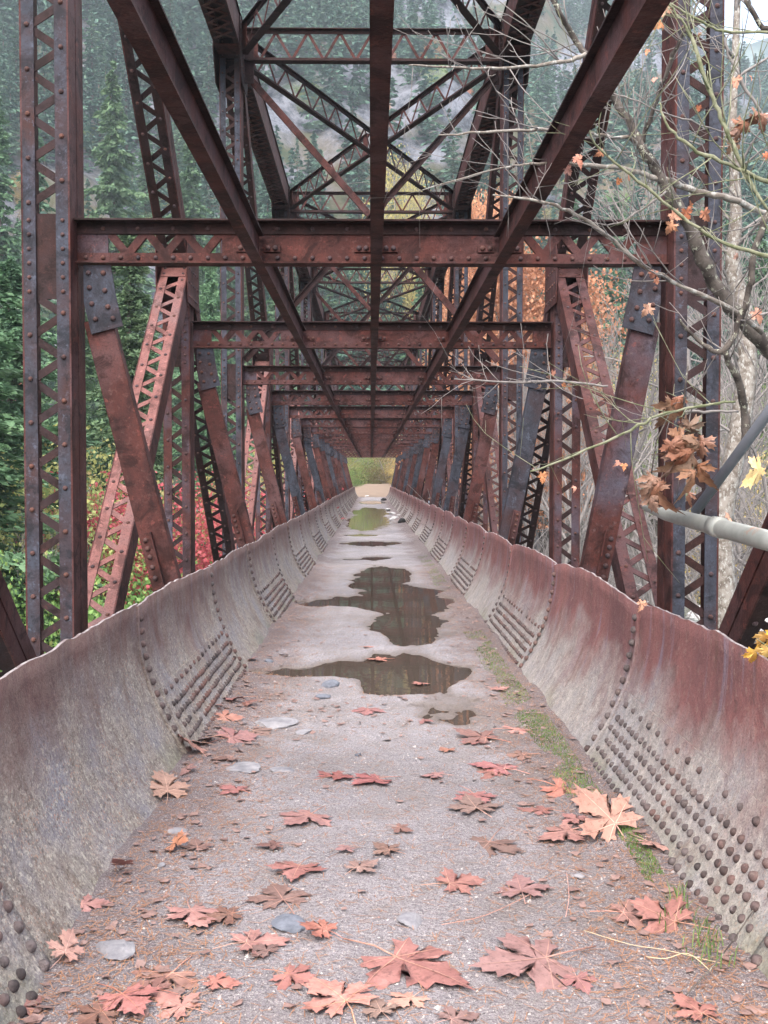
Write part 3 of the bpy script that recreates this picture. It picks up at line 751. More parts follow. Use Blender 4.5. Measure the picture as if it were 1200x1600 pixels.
# earth path beyond the bridge, climbing the bank
def dz(y): return -.02 + sst(80, 84, y) * .1 + sst(82, 92, y) * .75
pxs = lambda y: .1 + .035 * max(0, y - 84) ** 1.25
V = []; F = []
Ys_ = np.arange(75.5, 95, .5)
for i, yy in enumerate(Ys_):
    for j in range(7):
        u = (j - 3) / 3; V.append((pxs(yy) + u * 2.6, yy, dz(yy) + .12 * (float(vnoise([u * 3], [yy * .7], 71)[0]) - .5) - abs(u) ** 3 * .5 + .05))
for i in range(len(Ys_) - 1):
    for j in range(6): F.append((i * 7 + j, i * 7 + j + 1, (i + 1) * 7 + j + 1, (i + 1) * 7 + j))
tag(link('dirt_path', np_mesh('dirt_path', V, F, [M['dirt']], None, True)), kind='structure')
def gz(x, y): return float(gh(np.array([x]), np.array([y]))[0])
# pebbles, needle litter, moss, grass
def scatter_path(n, y0, y1, dens_edge):
    out = []
    while len(out) < n:
        y = y0 + (y1 - y0) * rnd.random() ** 1.7; x = rnd.uniform(-.97, 1.07)
        if rnd.random() < dens_edge(abs(x - .05), y): out.append((x, y))
    return out
pts = scatter_path(14000, 2.3, 20, lambda e, y: .8)
mb = MB()
P = np.array(pts); zz = gh(P[:, 0], P[:, 1])
for (x, y), z in zip(pts, zz):
    if z < -.012: continue
    r = .0022 + .0035 * rnd.random() ** 2; 
    if rnd.random() < .02: r *= 2.2
    a = rnd.random() * 6.3; ca, sa = math.cos(a), math.sin(a); k1 = rnd.uniform(.7, 1.4)
    b = [(x + r * ca * k1, y + r * sa * k1, z), (x - r * sa, y + r * ca, z), (x - r * ca * k1, y - r * sa * k1, z), (x + r * sa, y - r * ca, z), (x + r * .2, y, z + r * .8)]
    mb.add(b, [(0, 1, 4), (1, 2, 4), (2, 3, 4), (3, 0, 4)])
tag(mb.build('pebbles', M['pebble']), 'tiny stones scattered over the gravel path', 'gravel', kind='stuff')
pts = scatter_path(26000, 2.3, 17, lambda e, y: .22 + .78 * float(sst(.35, .85, e)))
P = np.array(pts); zz = gh(P[:, 0], P[:, 1]); mb = MB()
for (x, y), z in zip(pts, zz):
    if z < -.014: continue
    L = rnd.uniform(.012, .055); a = rnd.random() * 6.3; wv = .0011; dx, dy = math.cos(a), math.sin(a)
    z0 = z + .002; z1 = z + rnd.uniform(.001, .010)
    mb.add([(x - dy * wv, y + dx * wv, z0), (x + dy * wv, y - dx * wv, z0), (x + dx * L + dy * wv, y + dy * L - dx * wv, z1), (x + dx * L - dy * wv, y + dy * L + dx * wv, z1)], [(0, 1, 2, 3)])
tag(mb.build('needle_litter', M['needle']), 'reddish conifer needles littering the path', 'needle litter', kind='stuff')
pts = scatter_path(900, 2.4, 14, lambda e, y: .06 + .94 * float(sst(.45, .9, e)) + (.5 if 5.6 < y < 7.2 else 0)); mb = MB()
for (x, y) in pts:
    z = gz(x, y)
    if z < -.016: continue
    k = rnd.randint(4, 6); r = rnd.uniform(.008, .028); a0 = rnd.random() * 6.3; tl = rnd.uniform(-.4, .4)
    vv = [(x + math.cos(a0 + i * 6.283 / k) * r * rnd.uniform(.5, 1.2), y + math.sin(a0 + i * 6.283 / k) * r * rnd.uniform(.5, 1.2), z + .004 + rnd.uniform(0, .008) + tl * r * math.cos(i * 6.283 / k) * .5) for i in range(k)]
    mb.add(vv + [(x, y, z + .009)], [(i, (i + 1) % k, k) for i in range(k)])
tag(mb.build('leaf_litter', M['leaf_dark']), 'small torn scraps of dead leaf along the walls', 'leaf litter', kind='stuff')
def tuft_field(name, regs, n, hmin, hmax, mat, label, cat, wv=.0016):
    mb = MB(); c = 0
    while c < n:
        x0, x1, y0, y1 = rnd.choice(regs); x = rnd.uniform(x0, x1); y = rnd.uniform(y0, y1)
        if float(fbm([x * 5], [y * 2.5], 3, 81)[0]) < .47: c += .2; continue
        c += 1; z = gz(x, y) - .002; h = rnd.uniform(hmin, hmax); a = rnd.random() * 6.3; l = h * rnd.uniform(.3, .9); dx, dy = math.cos(a), math.sin(a)
        mb.add([(x - dy * wv, y + dx * wv, z), (x + dy * wv, y - dx * wv, z), (x + dx * l * .4 + dy * wv * .8, y + dy * l * .4 - dx * wv * .8, z + h * .7), (x + dx * l * .4 - dy * wv * .8, y + dy * l * .4 + dx * wv * .8, z + h * .7), (x + dx * l, y + dy * l, z + h)],
               [(0, 1, 2, 3), (3, 2, 4)])
    tag(mb.build(name, mat), label, cat, kind='stuff')
tuft_field('moss', [(.82, 1.0, 5.9, 9.6), (.85, 1.02, 4.6, 6.2), (.86, 1.0, 4.6, 9), (.82, 1.0, 13, 19), (.95, 1.03, 3.6, 4.6)], 9000, .005, .018, M['grass'], 'bright green moss and short grass along the right wall', 'moss')
tuft_field('grass', [(.95, 1.04, 2.7, 3.5), (.88, 1.04, 2.9, 3.3)], 90, .03, .08, M['grass'], 'thin green grass blades at the foot of the right wall', 'grass', .002)
# ------------------------------------------------------------------ maple leaves
HALF = [(.05, -.05), (.14, -.12), (.22, -.25), (.27, -.15), (.40, -.19), (.34, -.07), (.37, -.01), (.24, .045), (.35, .085), (.47, .03), (.475, .13), (.64, .215), (.50, .265), (.51, .365), (.38, .33), (.29, .37),
        (.19, .28), (.20, .42), (.31, .475), (.225, .545), (.27, .69), (.15, .675), (.115, .83), (.05, .83)]
OUT = [(0, 0.0)] + HALF + [(0, 1.0)] + [(-x, y) for x, y in reversed(HALF)]
TIPS = [(0, .97), (.62, .215), (-.62, .215), (.38, -.18), (-.38, -.18)]
def leaf_mesh(name, seed, amp, mat, petiole=True, fold=0.0, skew=.1):
    rr = random.Random(seed); mb = MB()
    ph = [rr.uniform(0, 6.3) for _ in range(4)]; sx = 1 + rr.uniform(-.1, .1); sk = rr.uniform(-skew, skew)
    lob = {0: rr.uniform(.85, 1.05)}
    def warp(x, y):
        a = math.atan2(x, y - .1); s = 1 + .07 * math.sin(2 * a + ph[2]) + .05 * math.sin(5 * a + ph[3])
        return x * sx * s + sk * y, .1 + (y - .1) * s
    def zf(x, y):
        r2 = x * x + (y - .15) ** 2; a = math.atan2(x, y - .12)
        z = amp * (r2 * 1.1 * math.sin(ph[0]) * .6 + r2 * (.55 * math.sin(2 * a + ph[1]) + .45 * math.sin(5 * a + ph[2])) + .22 * math.sin(6 * x + ph[3]) * math.sin(5 * y + ph[0]) * .5)
        return z + fold * r2
    c = (0, .13); n = len(OUT); ts = (.35, .7, 1)
    vs = [(*warp(*c), zf(*warp(*c)))]
    for t in ts:
        for x, y in OUT:
            X_, Y_ = warp(c[0] + (x - c[0]) * t, c[1] + (y - c[1]) * t)
            zz_ = zf(X_, Y_) + (rr.uniform(-.02, .02) * amp if t == 1 else 0)
            vs.append((X_, Y_, zz_))
    fs = [(0, 1 + i, 1 + (i + 1) % n) for i in range(n)]
    for j in range(len(ts) - 1):
        b = 1 + j * n
        fs += [(b + i, b + n + i, b + n + (i + 1) % n, b + (i + 1) % n) for i in range(n)]
    mb.add(vs, fs, 0, True)
    for tx, ty in TIPS:
        pts_ = []
        for i in range(6):
            t = i / 5 * .92; X_, Y_ = warp(tx * t, .02 + (ty - .02) * t); pts_.append((X_, Y_, zf(X_, Y_) + .006))
        dx, dy = pts_[-1][0] - pts_[0][0], pts_[-1][1] - pts_[0][1]; L = math.hypot(dx, dy); px_, py_ = -dy / L, dx / L
        vv = []
        for i, p in enumerate(pts_):
            w_ = .009 * (1 - i / 6.5); vv += [(p[0] + px_ * w_, p[1] + py_ * w_, p[2]), (p[0] - px_ * w_, p[1] - py_ * w_, p[2])]
        mb.add(vv, [(2 * i, 2 * i + 1, 2 * i + 3, 2 * i + 2) for i in range(5)], 1)
    if petiole:
        q = rr.uniform(-.25, .25); mb.tube([(0, .02, zf(0, .02) + .008), (q * .3, -.25, .03), (q, -.62, .012)], [.010, .009, .008], 5, 1)
    return mb.mesh(name, [mat, M['vein']])
flat = []
def leafset(mat, amp, n=3, **k): return [leaf_mesh('maple_leaf', 100 + hash((mat.name, i)) % 1 + i * 7 + len(mat.name), amp, mat, **k) for i in range(n)]
LS = {'p': leafset(M['leaf_pink'], .13, 5), 'r': leafset(M['leaf_red'], .17, 5), 'd': leafset(M['leaf_dark'], .08, 4), 't': leafset(M['leaf_tan'], .22, 3, fold=.10), 'o': leafset(M['leaf_rust'], .15, 4)}
LEAVES = [
 (262,1249,68,'t','tan maple leaf tilted up at the foot of the left wall',.5), (367,1097,58,'r','red brown leaf nearest the start of the puddles by the left rivets',1.9),
 (333,1112,44,'p','small leaf leaning by the lower corner of the left rivet patch',2.6), (303,1146,78,'r','large crumpled red leaf touching the left wall just past the rivets',.3),
 (396,1140,50,'d','dark soaked leaf next to the big pale flat stone',4.), (357,1158,66,'p','pink leaf right of the crumpled red leaf by the left rivets',5.3),
 (305,1186,56,'t','light tan leaf hugging the left wall between rivets and tilted leaf',1.2), (361,1187,38,'d','small dark leaf above the second pale flat stone',2.2),
 (288,1210,42,'o','small orange brown leaf just behind the tilted tan leaf',3.3), (373,1236,54,'p','pink leaf alone just below the second pale flat stone',.9),
 (487,1274,82,'p','large pale pink leaf with stem pointing away in mid path',2.5), (434,1321,42,'d','small faded leaf between the pale pink leaf and dark pair',1.7),
 (270,1327,40,'t','small tan half of a leaf pair on the left',4.4), (309,1326,46,'d','darker right hand leaf of a small pair on the left',.2),
 (468,1355,78,'r','strong red leaf with stem towards the viewer left of centre',3.1), (557,1362,52,'d','dark leaf whose stem crosses the gravel at path centre',5.5),
 (147,1362,56,'r','red leaf standing against the base of the left wall',.7), (196,1366,38,'o','small orange leaf right of the one standing against the wall',2.9),
 (126,1424,52,'p','leaf at the foot of the left wall nearest the bottom rivets',4.9), (296,1423,88,'o','orange red leaf with wide spread lobes on the left',3.6),
 (443,1406,98,'d','big soaked dark leaf behind the blue grey stone',.4), (364,1428,62,'d','ragged dark leaf touching the orange red spread leaf',2.0),
 (383,1476,92,'r','red brown leaf left of the blue grey stone',5.0), (511,1460,62,'t','pale leaf lying just right of the blue grey stone',1.4),
 (270,1518,104,'d','broad dark leaf right of the pale stone near the bottom left',2.8), (447,1523,72,'p','pink leaf between bottom leaf pair and large red leaf',4.2),
 (101,1511,60,'t','small tan leaf under the pale stone at bottom left',.1), (190,1562,104,'p','large pink leaf at the bottom left beside a smaller orange one',3.8),
 (290,1575,84,'o','orange leaf at the bottom edge right of the large pink leaf',1.0), (22,1592,66,'r','leaf cut by the bottom left corner of the path',5.8),
 (616,1494,168,'r','largest red maple leaf lying near the bottom centre',3.9), (541,1572,122,'p','large pink leaf at the bottom edge below the largest leaf',.6),
 (646,1556,62,'o','small orange leaf just below the largest red leaf',2.4), (701,1381,76,'r','red leaf with raised lobes right of centre',5.1),
 (815,1393,94,'p','broad pink leaf right of the red raised leaf',.0), (857,1500,158,'p','very large pale pink leaf right of the largest red leaf',1.8),
 (972,1425,88,'d','dark red leaf left of the deep red leaf under the right wall',4.6), (1056,1450,104,'r','deep red curled leaf beside the lowest right wall rivets',.8),
 (962,1311,104,'t','bright tan leaf standing up against the mossy right wall',5.9), (893,1300,88,'o','orange tan leaf just left of the bright upright leaf',2.1),
 (870,1228,92,'o','orange leaf at the start of the grass by right wall',4.0), (790,1199,72,'r','leaf left of the orange leaf near the drain notch',1.1),
 (739,1241,66,'p','upper leaf of an overlapping pair right of centre',3.4), (745,1267,86,'d','lower darker leaf of the overlapping pair right of centre',.2),
 (766,1315,100,'d','wide dark pink leaf with its stem pointing right',2.7), (701,1172,30,'o','tiny orange leaf alone in the upper middle of the gravel',.5),
 (686,1211,40,'p','small pink leaf left of the overlapping pair',1.5), (621,1295,36,'d','small dark scrap of leaf at path centre',4.1),
 (518,1213,62,'r','left leaf of two red leaves side by side in mid path',5.7), (592,1216,64,'r','right leaf of two red leaves side by side in mid path',2.3),
 (575,1107,46,'p','lone pink leaf between the near puddle and mid path',3.0), (760,1155,72,'d','dark leaf behind the leaf near the drain notch',.9),
 (802,1137,62,'o','rusty leaf at the moss edge past the drain notch',4.8), (853,1266,52,'p','small pink leaf under the orange leaf by the grass',1.3),
 (911,1259,42,'o','small curled orange leaf in the grass strip',3.7), (1098,1590,72,'r','red leaf under the grass at the bottom right corner',.4),
 (704,1592,66,'d','dark leaf cut by the bottom edge right of centre',5.2), (598,1026,34,'o','floating orange leaf at the rim of the near puddle',1.6),
 (393,1034,26,'r','small red leaf at the foot of the left wall beside the near puddle',2.9), (660,1065,30,'o','rusty leaf lying in the shallow end of near puddle',.3),
 (812,1040,24,'p','small leaf at the moss beside the right rivet patch',4.4), (570,1010,18,'o','tiny orange leaf between the two nearest puddles',4.4),
 (775,1078,30,'r','red leaf scrap on the litter left of the moss strip',5.2), (610,1335,52,'d','torn dark leaf fragments under the small scrap at centre',.7),
 (330,1160,50,'d','dark leaf tucked under the crumpled red leaf by the left rivets',2.1), (345,1128,40,'o','rusty leaf between the small leaf at the rivets and crumpled red leaf',4.9),
 (385,1101,34,'d','dark leaf overlapping the leaf nearest the left rivets',3.2), (316,1170,40,'r','red leaf just behind the light tan one at the left wall',.9),
 (768,1202,50,'p','pink leaf half under the one near the drain notch',2.7), (735,1160,40,'r','red leaf left of the dark leaf near the drain notch',5.6),
 (905,1285,46,'p','pink leaf behind the orange tan leaf near the upright one',.6), (1010,1330,60,'o','rusty leaf lying below the bright upright leaf',3.9),
 (245,1548,70,'d','dark leaf under the large pink bottom left leaf',1.2), (330,1535,56,'o','orange leaf between the broad dark leaf and bottom edge',4.6),
 (160,1590,70,'d','dark leaf at the bottom edge under the large pink leaf',2.5), (596,1586,60,'d','dark leaf right of the large pink leaf at the bottom edge',.3),
 (900,1525,60,'r','red leaf under the very large pale pink leaf',3.3), (1020,1435,52,'o','rusty leaf between the dark red and deep red leaves',5.0),
 (420,1490,46,'d','dark scrap right of the red brown leaf by the blue stone',.8), (545,1330,30,'p','small pink leaf above the crossing stem at centre',2.2),
 (820,1180,44,'d','dark leaf by the mossy drain notch',1.6), (660,1125,26,'r','little red leaf below the near puddle on the right',4.1),
]
used_me = set()
for i, (px, py, wpx, key, lab, rot) in enumerate(LEAVES):
    p = onz(px, py, .01); p.z = gz(p.x, p.y)
    side = abs(p.x - .05)
    sc_ = wpx / 1.24 * p.y / FPX * 1.15
    me = LS[key][i % len(LS[key])]
    o = link('fallen_maple_leaf', me); o.location = (p.x, p.y, max(p.z, -.02) + .007 + .003 * (i % 4))
    tx = ty = 0
    if key == 't': tx, ty = rnd.uniform(.1, .45), rnd.uniform(-.2, .2)
    if 'standing against' in lab or 'tilted up' in lab: tx = .55
    if 'standing up against' in lab: tx = .7; rot = .5
    o.rotation_euler = (tx + rnd.uniform(-.06, .06), ty + rnd.uniform(-.06, .06), rot)
    if side > .86: o.rotation_euler[1] += (.3 if p.x < 0 else -.3)
    if tx > .3: o.location.z += sc_ * .13
    o.scale = (sc_, sc_, sc_)
    tag(o, lab, 'maple leaf', 'maple leaves fallen on the gravel path')
# ------------------------------------------------------------------ stones
def rock_mesh(seed, mat, flat=.35, n=4):
    rr = random.Random(seed); me = bpy.data.meshes.new('rock')
    import bmesh
    bm = bmesh.new(); bmesh.ops.create_icosphere(bm, subdivisions=n if n < 4 else 3, radius=1)
    ax = [Vector((rr.gauss(0, 1), rr.gauss(0, 1), rr.gauss(0, 1))).normalized() for _ in range(9)]
    cut = [rr.uniform(.55, .9) for _ in ax]
    for v in bm.verts:
        d = v.co.normalized(); r = 1
        for a_, c_ in zip(ax, cut):
            q = d.dot(a_)
            if q > 0: r = min(r, c_ / max(q, .3))
        v.co = d * min(r, 1.05) * (1 + rr.uniform(-.02, .02)); v.co.z *= flat
    bm.to_mesh(me); bm.free(); me.materials.append(mat)
    me.polygons.foreach_set('use_smooth', [False] * len(me.polygons)); return me
STONES = [(431, 1131, 72, 'stone', 'broad pale flat stone embedded left of path centre', .18), (476, 1144, 30, 'stone', 'small pale stone right of the broad flat stone', .25), (380, 1203, 66, 'stone', 'second pale flat stone nearer the left wall', .16),
 (440, 1204, 40, 'stone', 'half buried grey stone right of second flat stone', .15), (180, 1493, 76, 'stone', 'speckled pale stone near the bottom left leaves', .2), (451, 1447, 62, 'stone_blue', 'blue grey stone among leaves near bottom centre', .28),
 (641, 1444, 50, 'stone', 'rounded grey stone behind the largest red leaf', .3), (515, 1071, 34, 'stone_blue', 'dark wet stone in front of the near puddle', .45), (505, 1090, 26, 'stone_blue', 'small dark stone below the wet stone', .35),
 (277, 1306, 30, 'stone', 'grey pebble stone by the small leaf pair', .3), (560, 1180, 14, 'stone_blue', 'little dark stone between the two red leaves', .6), (253, 1359, 16, 'stone', 'white chip of stone left of the standing leaf', .5),
 (905, 1372, 18, 'stone', 'white angular stone chip below the bright upright leaf', .5), (420, 1036, 14, 'stone_blue', 'dark stone at the left foot of the wall by the puddle', .6)]
for i, (px, py, wpx, mt, lab, fl) in enumerate(STONES):
    p = onz(px, py, .0); s_ = wpx / 2 * p.y / FPX * 1.1
    o = link('path_stone', rock_mesh(200 + i, M[mt], fl)); o.scale = (s_, s_ * .8, s_); o.location = (p.x, p.y, gz(p.x, p.y) + s_ * fl * .25); o.rotation_euler = (0, 0, rnd.random() * 6)
    tag(o, lab, 'stone', 'stones bedded in the path')
p = onz(627, 817, 0); o = link('black_rock', rock_mesh(301, M['black'], .75)); o.scale = (.15, .15, .15); o.location = (p.x, p.y, .06); tag(o, 'black rock beside the far puddle under the right wall', 'rock')
p = onz(600, 782, 0); o = link('black_rock', rock_mesh(302, M['black'], .6)); o.scale = (.22, .3, .2); o.location = (p.x - .05, p.y, .06); tag(o, 'dark rock at the far end of the walkway', 'rock')
k_ = 0
for (px, py, wpx, wh) in ((606, 797, 9, 'topmost'), (613, 803, 12, 'second from the top'), (617, 810, 13, 'largest'), (612, 813, 9, 'lowest'), (623, 806, 8, 'rightmost'), (573, 776, 8, 'lone far')):
    p = onz(px, py, 0); s_ = wpx / 2 * p.y / FPX
    o = link('white_stone', rock_mesh(310 + k_, M['boulder'], .5)); o.scale = (s_, s_ * 1.6, s_); o.location = (p.x, p.y, .02); k_ += 1
    tag(o, wh + ' whitish stone beside the long far puddle', 'stone', 'pale stones by the far puddle')
# straw stalks lying at the lower right
def px_tube(name, pts, mat, k=6, z=None):
    mb = MB(); P3 = []; rad = []
    for (px, py, Y_, wpx) in pts: P3.append(at(px, py, Y_)); rad.append(wpx / 2 * Y_ / FPX)
    mb.tube(smooth_pts(P3, 4), smooth_vals(rad, 4), k)
    return mb.build(name, mat)
def smooth_pts(P, n):
    out = []
    for i in range(len(P) - 1):
        p0 = P[max(i - 1, 0)]; p1 = P[i]; p2 = P[i + 1]; p3 = P[min(i + 2, len(P) - 1)]
        for j in range(n):
            t = j / n
            out.append(.5 * ((2 * p1) + (p2 - p0) * t + (2 * p0 - 5 * p1 + 4 * p2 - p3) * t * t + (3 * p1 - p0 - 3 * p2 + p3) * t ** 3))
    out.append(P[-1]); return out
def smooth_vals(v, n):
    out = []
    for i in range(len(v) - 1):
        for j in range(n): out.append(v[i] + (v[i + 1] - v[i]) * j / n)
    out.append(v[-1]); return out
def ground_tube(name, pts, r, mat, lab, cat, lift=.012):
    mb = MB(); P3 = []
    for q in pts:
        p = onz(q[0], q[1], .01); P3.append(Vector((p.x, p.y, gz(p.x, p.y) + lift + (q[2] if len(q) > 2 else 0))))
    mb.tube(smooth_pts(P3, 4), [r] * ((len(P3) - 1) * 4 + 1), 5)
    tag(mb.build(name, mat), lab, cat)
ground_tube('straw_stalk', [(912, 1456), (985, 1478), (1040, 1492), (1125, 1518)], .0011, M['straw'], 'long thin straw stalk across the gravel at lower right', 'straw')
ground_tube('straw_stalk', [(1010, 1500), (1040, 1505), (1075, 1512, .02), (1110, 1530)], .0013, M['straw'], 'short bent straw in the grass at bottom right', 'straw')
ground_tube('twig', [(885, 1365), (889, 1400), (884, 1432)], .0015, M['vein'], 'thin brown twig below the broad pink leaf', 'twig')
ground_tube('twig', [(1070, 1560), (1130, 1520, .03), (1185, 1470, .09)], .0024, M['darkbark'], 'reddish twig arching at bottom right corner', 'twig')
ground_tube('twig', [(690, 1448), (760, 1430), (840, 1390)], .0015, M['vein'], 'thin twig crossing between broad leaves right of centre', 'twig')
# ------------------------------------------------------------------ handrail and rod on the right
mb = MB()
q0, q1, q2, q3 = at(1006, 793, 5.4), at(1040, 803, 4.95), at(1118, 823, 4.15), at(1320, 876, 3.0)
mb.tube([q0, q1, q2, q3], [.012, .032, .037, .037], 14)
pr = mb.build('guard_rail_pipe', M['galv']); tag(pr, 'galvanised pipe rail with flattened end reaching past the right truss', 'pipe rail')
mb = MB(); c_ = at(1122, 824, 4.12); d_ = (q3 - q2).normalized(); mb.tube([c_ - d_ * .05, c_ + d_ * .05], [.0425, .0425], 14); mb.build('coupling', M['galv'], pr)
mb = MB(); mb.tube([q3 + Vector((0, 0, 0)), q3 + Vector((.02, -.05, -1.5))], [.035, .035], 12); mb.build('post', M['galv'], pr)
mb = MB(); mb.tube([at(1086, 800, 4.65), at(1200, 645, 4.35), at(1330, 468, 4.0)], [.0235, .0235, .0235], 12)
tag(mb.build('metal_rod', M['rod']), 'slim grey metal rod rising from the pipe rail', 'metal rod')
# ------------------------------------------------------------------ vegetation
def quads(c, u, v, hu, hv):
    """leaf cards: centres c, axes u and v, half sizes"""
    a = u * hu[:, None]; b = v * hv[:, None]
    V = np.stack([c - a, c - b * 1.0, c + a, c + b], 1).reshape(-1, 3)
    n = len(c); return V, np.arange(n * 4).reshape(n, 4)
def unit(a): return a / np.maximum(np.linalg.norm(a, axis=-1, keepdims=True), 1e-9)
def conifer_arrays(g, H, Rb, nb, nc, sz, droop=.25, bare=.08):
    """nb boughs, nc needle sprays per bough"""
    t = np.sort(g.random(nb)) ** 1.0; z = H * (bare + (1 - bare) * t)
    prof = np.where(t < .12, .55 + t / .12 * .45, 1 - (t - .12) / .88) ** .85
    L = Rb * prof * (g.uniform(.45, 1.15, nb) * (.75 + .35 * np.sin(t * 31 + g.random() * 6) * np.sin(np.arange(nb) * .37))) + .05 * Rb
    az = np.arange(nb) * 2.39996 + g.uniform(-.4, .4, nb)
    s = (np.arange(nc) + .6) / nc
    s = np.clip(s[None, :] + g.uniform(-.06, .06, (nb, nc)), .05, 1.05)
    r = L[:, None] * s
    lat = g.normal(0, .17, (nb, nc)) * L[:, None] * (1.15 - s)
    ca, sa = np.cos(az)[:, None], np.sin(az)[:, None]
    x = ca * r - sa * lat; y = sa * r + ca * lat
    zz = z[:, None] - droop * r * s + .12 * L[:, None] * s ** 2 - np.abs(lat) * .3 + g.normal(0, .02 * Rb, (nb, nc))
    c = np.stack([x, y, zz], -1).reshape(-1, 3)
    dirv = np.stack([ca + g.normal(0, .45, (nb, nc)) - 0 * r, sa + g.normal(0, .45, (nb, nc)), -droop * 1.3 + g.normal(0, .25, (nb, nc))], -1).reshape(-1, 3)
    u = unit(dirv); rnd_ = unit(g.normal(0, 1, u.shape) + np.array([0, 0, .9])); v = unit(np.cross(u, rnd_))
    k = (sz * (.55 + .6 * (L[:, None] / max(Rb, .01))) * g.uniform(.7, 1.3, (nb, nc))).reshape(-1)
    return quads(c, u, v, k, k * .42)
def trunk_mesh(H, r, mat, k=7):
    mb = MB(); n = 7
    mb.tube([(math.sin(i * 1.3) * r * .3, math.cos(i * 1.7) * r * .3, H * i / n) for i in range(n + 1)], [r * (1 - .93 * i / n) * (1.25 if i == 0 else 1) for i in range(n + 1)], k)
    return mb.mesh('trunk', [mat])
def conifer_proto(seed, H, Rb, nb, nc, sz, mat, **k):
    g = np.random.default_rng(seed); V, F = conifer_arrays(g, H, Rb, nb, nc, sz, **k)
    return np_mesh('crown', V, F, [mat]), trunk_mesh(H * .97, H * .013 + .03, M['bark'])
def plant(root_name, parts, loc, s, rz, label, cat, group, sxy=1.0):
    r = empty(root_name, loc); r.scale = (s * sxy, s * sxy, s); r.rotation_euler = (0, 0, rz)
    tag(r, label, cat, group)
    for nm, me in parts: link(nm, me, r)
    return r
NEARC = [conifer_proto(1, 20, 4.2, 330, 150, .15, M['fir']), conifer_proto(2, 20, 3.6, 320, 140, .14, M['fir'])]
MIDC = [conifer_proto(3, 20, 3.6, 220, 60, .25, M['fir'], droop=.35), conifer_proto(4, 20, 3.0, 220, 55, .23, M['fir'], droop=.4), conifer_proto(5, 20, 2.6, 180, 45, .23, M['fir'], droop=.3, bare=.25)]
FARC = [conifer_proto(6, 20, 3.2, 120, 22, .42, M['firfar']), conifer_proto(7, 20, 2.6, 110, 20, .42, M['firfar']), conifer_proto(8, 20, 3.6, 120, 22, .42, M['firfar'], bare=.2)]
def conif(lst, i, loc, s, lab, grp='conifers on the slopes', sxy=1.0):
    cr, tr = lst[i % len(lst)]
    return plant('conifer_tree', (('crown', cr), ('trunk', tr)), loc, s, rnd.random() * 6.3, lab, 'tree', grp, sxy)
def place_px(px, py, Y_):
    """ground point under a direction: x from the picture column, at distance Y_"""
    p = at(px, py, Y_); return p.x, p.y
def on_ground(x, y): return float(terr(np.array([x]), np.array([y]))[0])
# near firs on the left bank
for i, (px, Y_, top, s_, lab) in enumerate([
    (20, 30, 395, 1.15, 'dense green fir left of the near left column'), (205, 36, 330, 1.1, 'green fir between the near left column and its brace'),
    (-60, 24, 300, 1.3, 'fir cut off by the left edge of the picture'), (120, 46, 300, 1.0, 'fir directly behind the near left column'),
    (330, 62, 380, .9, 'darker fir seen beyond the second left brace')]):
    x, y = place_px(px, 745, Y_); z = on_ground(x, y); zt = at(px, top, Y_).z; H = zt - z
    conif(NEARC, i, (x, y, z - .2), H / 20, lab, 'firs on the left bank', s_ * 20 / H * .62 + .35)
for i, (px, Y_, top, lab) in enumerate([
    (180, 112, 95, 'tall pale fir behind the gap right of the left column'), (60, 100, 180, 'tall fir behind the left column lattice'), (5, 88, 150, 'tall fir at the upper left edge'),
    (300, 118, 210, 'fir between the upper diagonal and second column'), (440, 130, 330, 'fir rising above the second cross beam at left'),
    (385, 105, 420, 'fir low behind the second main column'), (655, 135, 420, 'fir framed right of the centre stringer'), (960, 96, 300, 'fir behind the right upper diagonal'),
    (1020, 90, 420, 'fir left of the near right column'), (1185, 80, 330, 'fir at the right edge behind the maple trunk'), (1140, 110, 260, 'fir behind the near right column'), (895, 125, 300, 'fir behind the right stringer'),
    (240, 84, 470, 'bushy fir low behind the left sub diagonal'), (130, 78, 560, 'small fir left of the light sub diagonal')]):
    x, y = place_px(px, 745, Y_); z = on_ground(x, y); zt = at(px, top, Y_).z
    conif(MIDC, i, (x, y, z - .3), (zt - z) / 20, lab, 'tall firs at the foot of the mountain', 1.0)
# trees up the mountainside: the largest stand as trees of their own, the rest as forest
g = np.random.default_rng(77); n_ = 0
while n_ < 70:
    az = g.uniform(R(-22), R(23)); r = g.uniform(98, 175); x, y = r * math.sin(az), r * math.cos(az)
    if abs(x - 1) < 7 and y < 118: continue
    z = on_ground(x, y)
    if z < -3: continue
    conif(MIDC, n_, (x, y, z - .4), g.uniform(.45, 1.0) * (1.15 if x < 0 else .6), 'one of the tall hazy conifers at the foot of the mountain', 'conifers at the mountain foot', g.uniform(.9, 1.3)); n_ += 1
cand = []
g = np.random.default_rng(21)
while len(cand) < 3700:
    az = g.uniform(R(-23), R(24)); r = math.sqrt(g.uniform(112 ** 2, 468 ** 2)); x, y = r * math.sin(az), r * math.cos(az)
    if float(fbm([x * .025 + 50], [y * .025], 4, 91)[0]) < .44 and g.random() < .75: continue
    cand.append((x, y, r, g.uniform(9, 21) * (1.1 if az < 0 else .85)))
XY = np.array(cand); ZT_ = terr(XY[:, 0], XY[:, 1])
order = np.argsort(-XY[:, 3] / XY[:, 2])
for n_, i in enumerate(order[:270]):
    x, y, r, H = cand[i]
    lab = 'one of the many hazy conifers crowding the mountainside behind the bridge'
    conif(FARC, n_, (x, y, ZT_[i] - .5), H / 20, lab, 'conifers on the mountainside', rnd.uniform(.8, 1.2))
Vs, Fs = [], []; off = 0
protos = [conifer_arrays(np.random.default_rng(60 + i), 1, .17, 40, 8, .045) for i in range(5)]
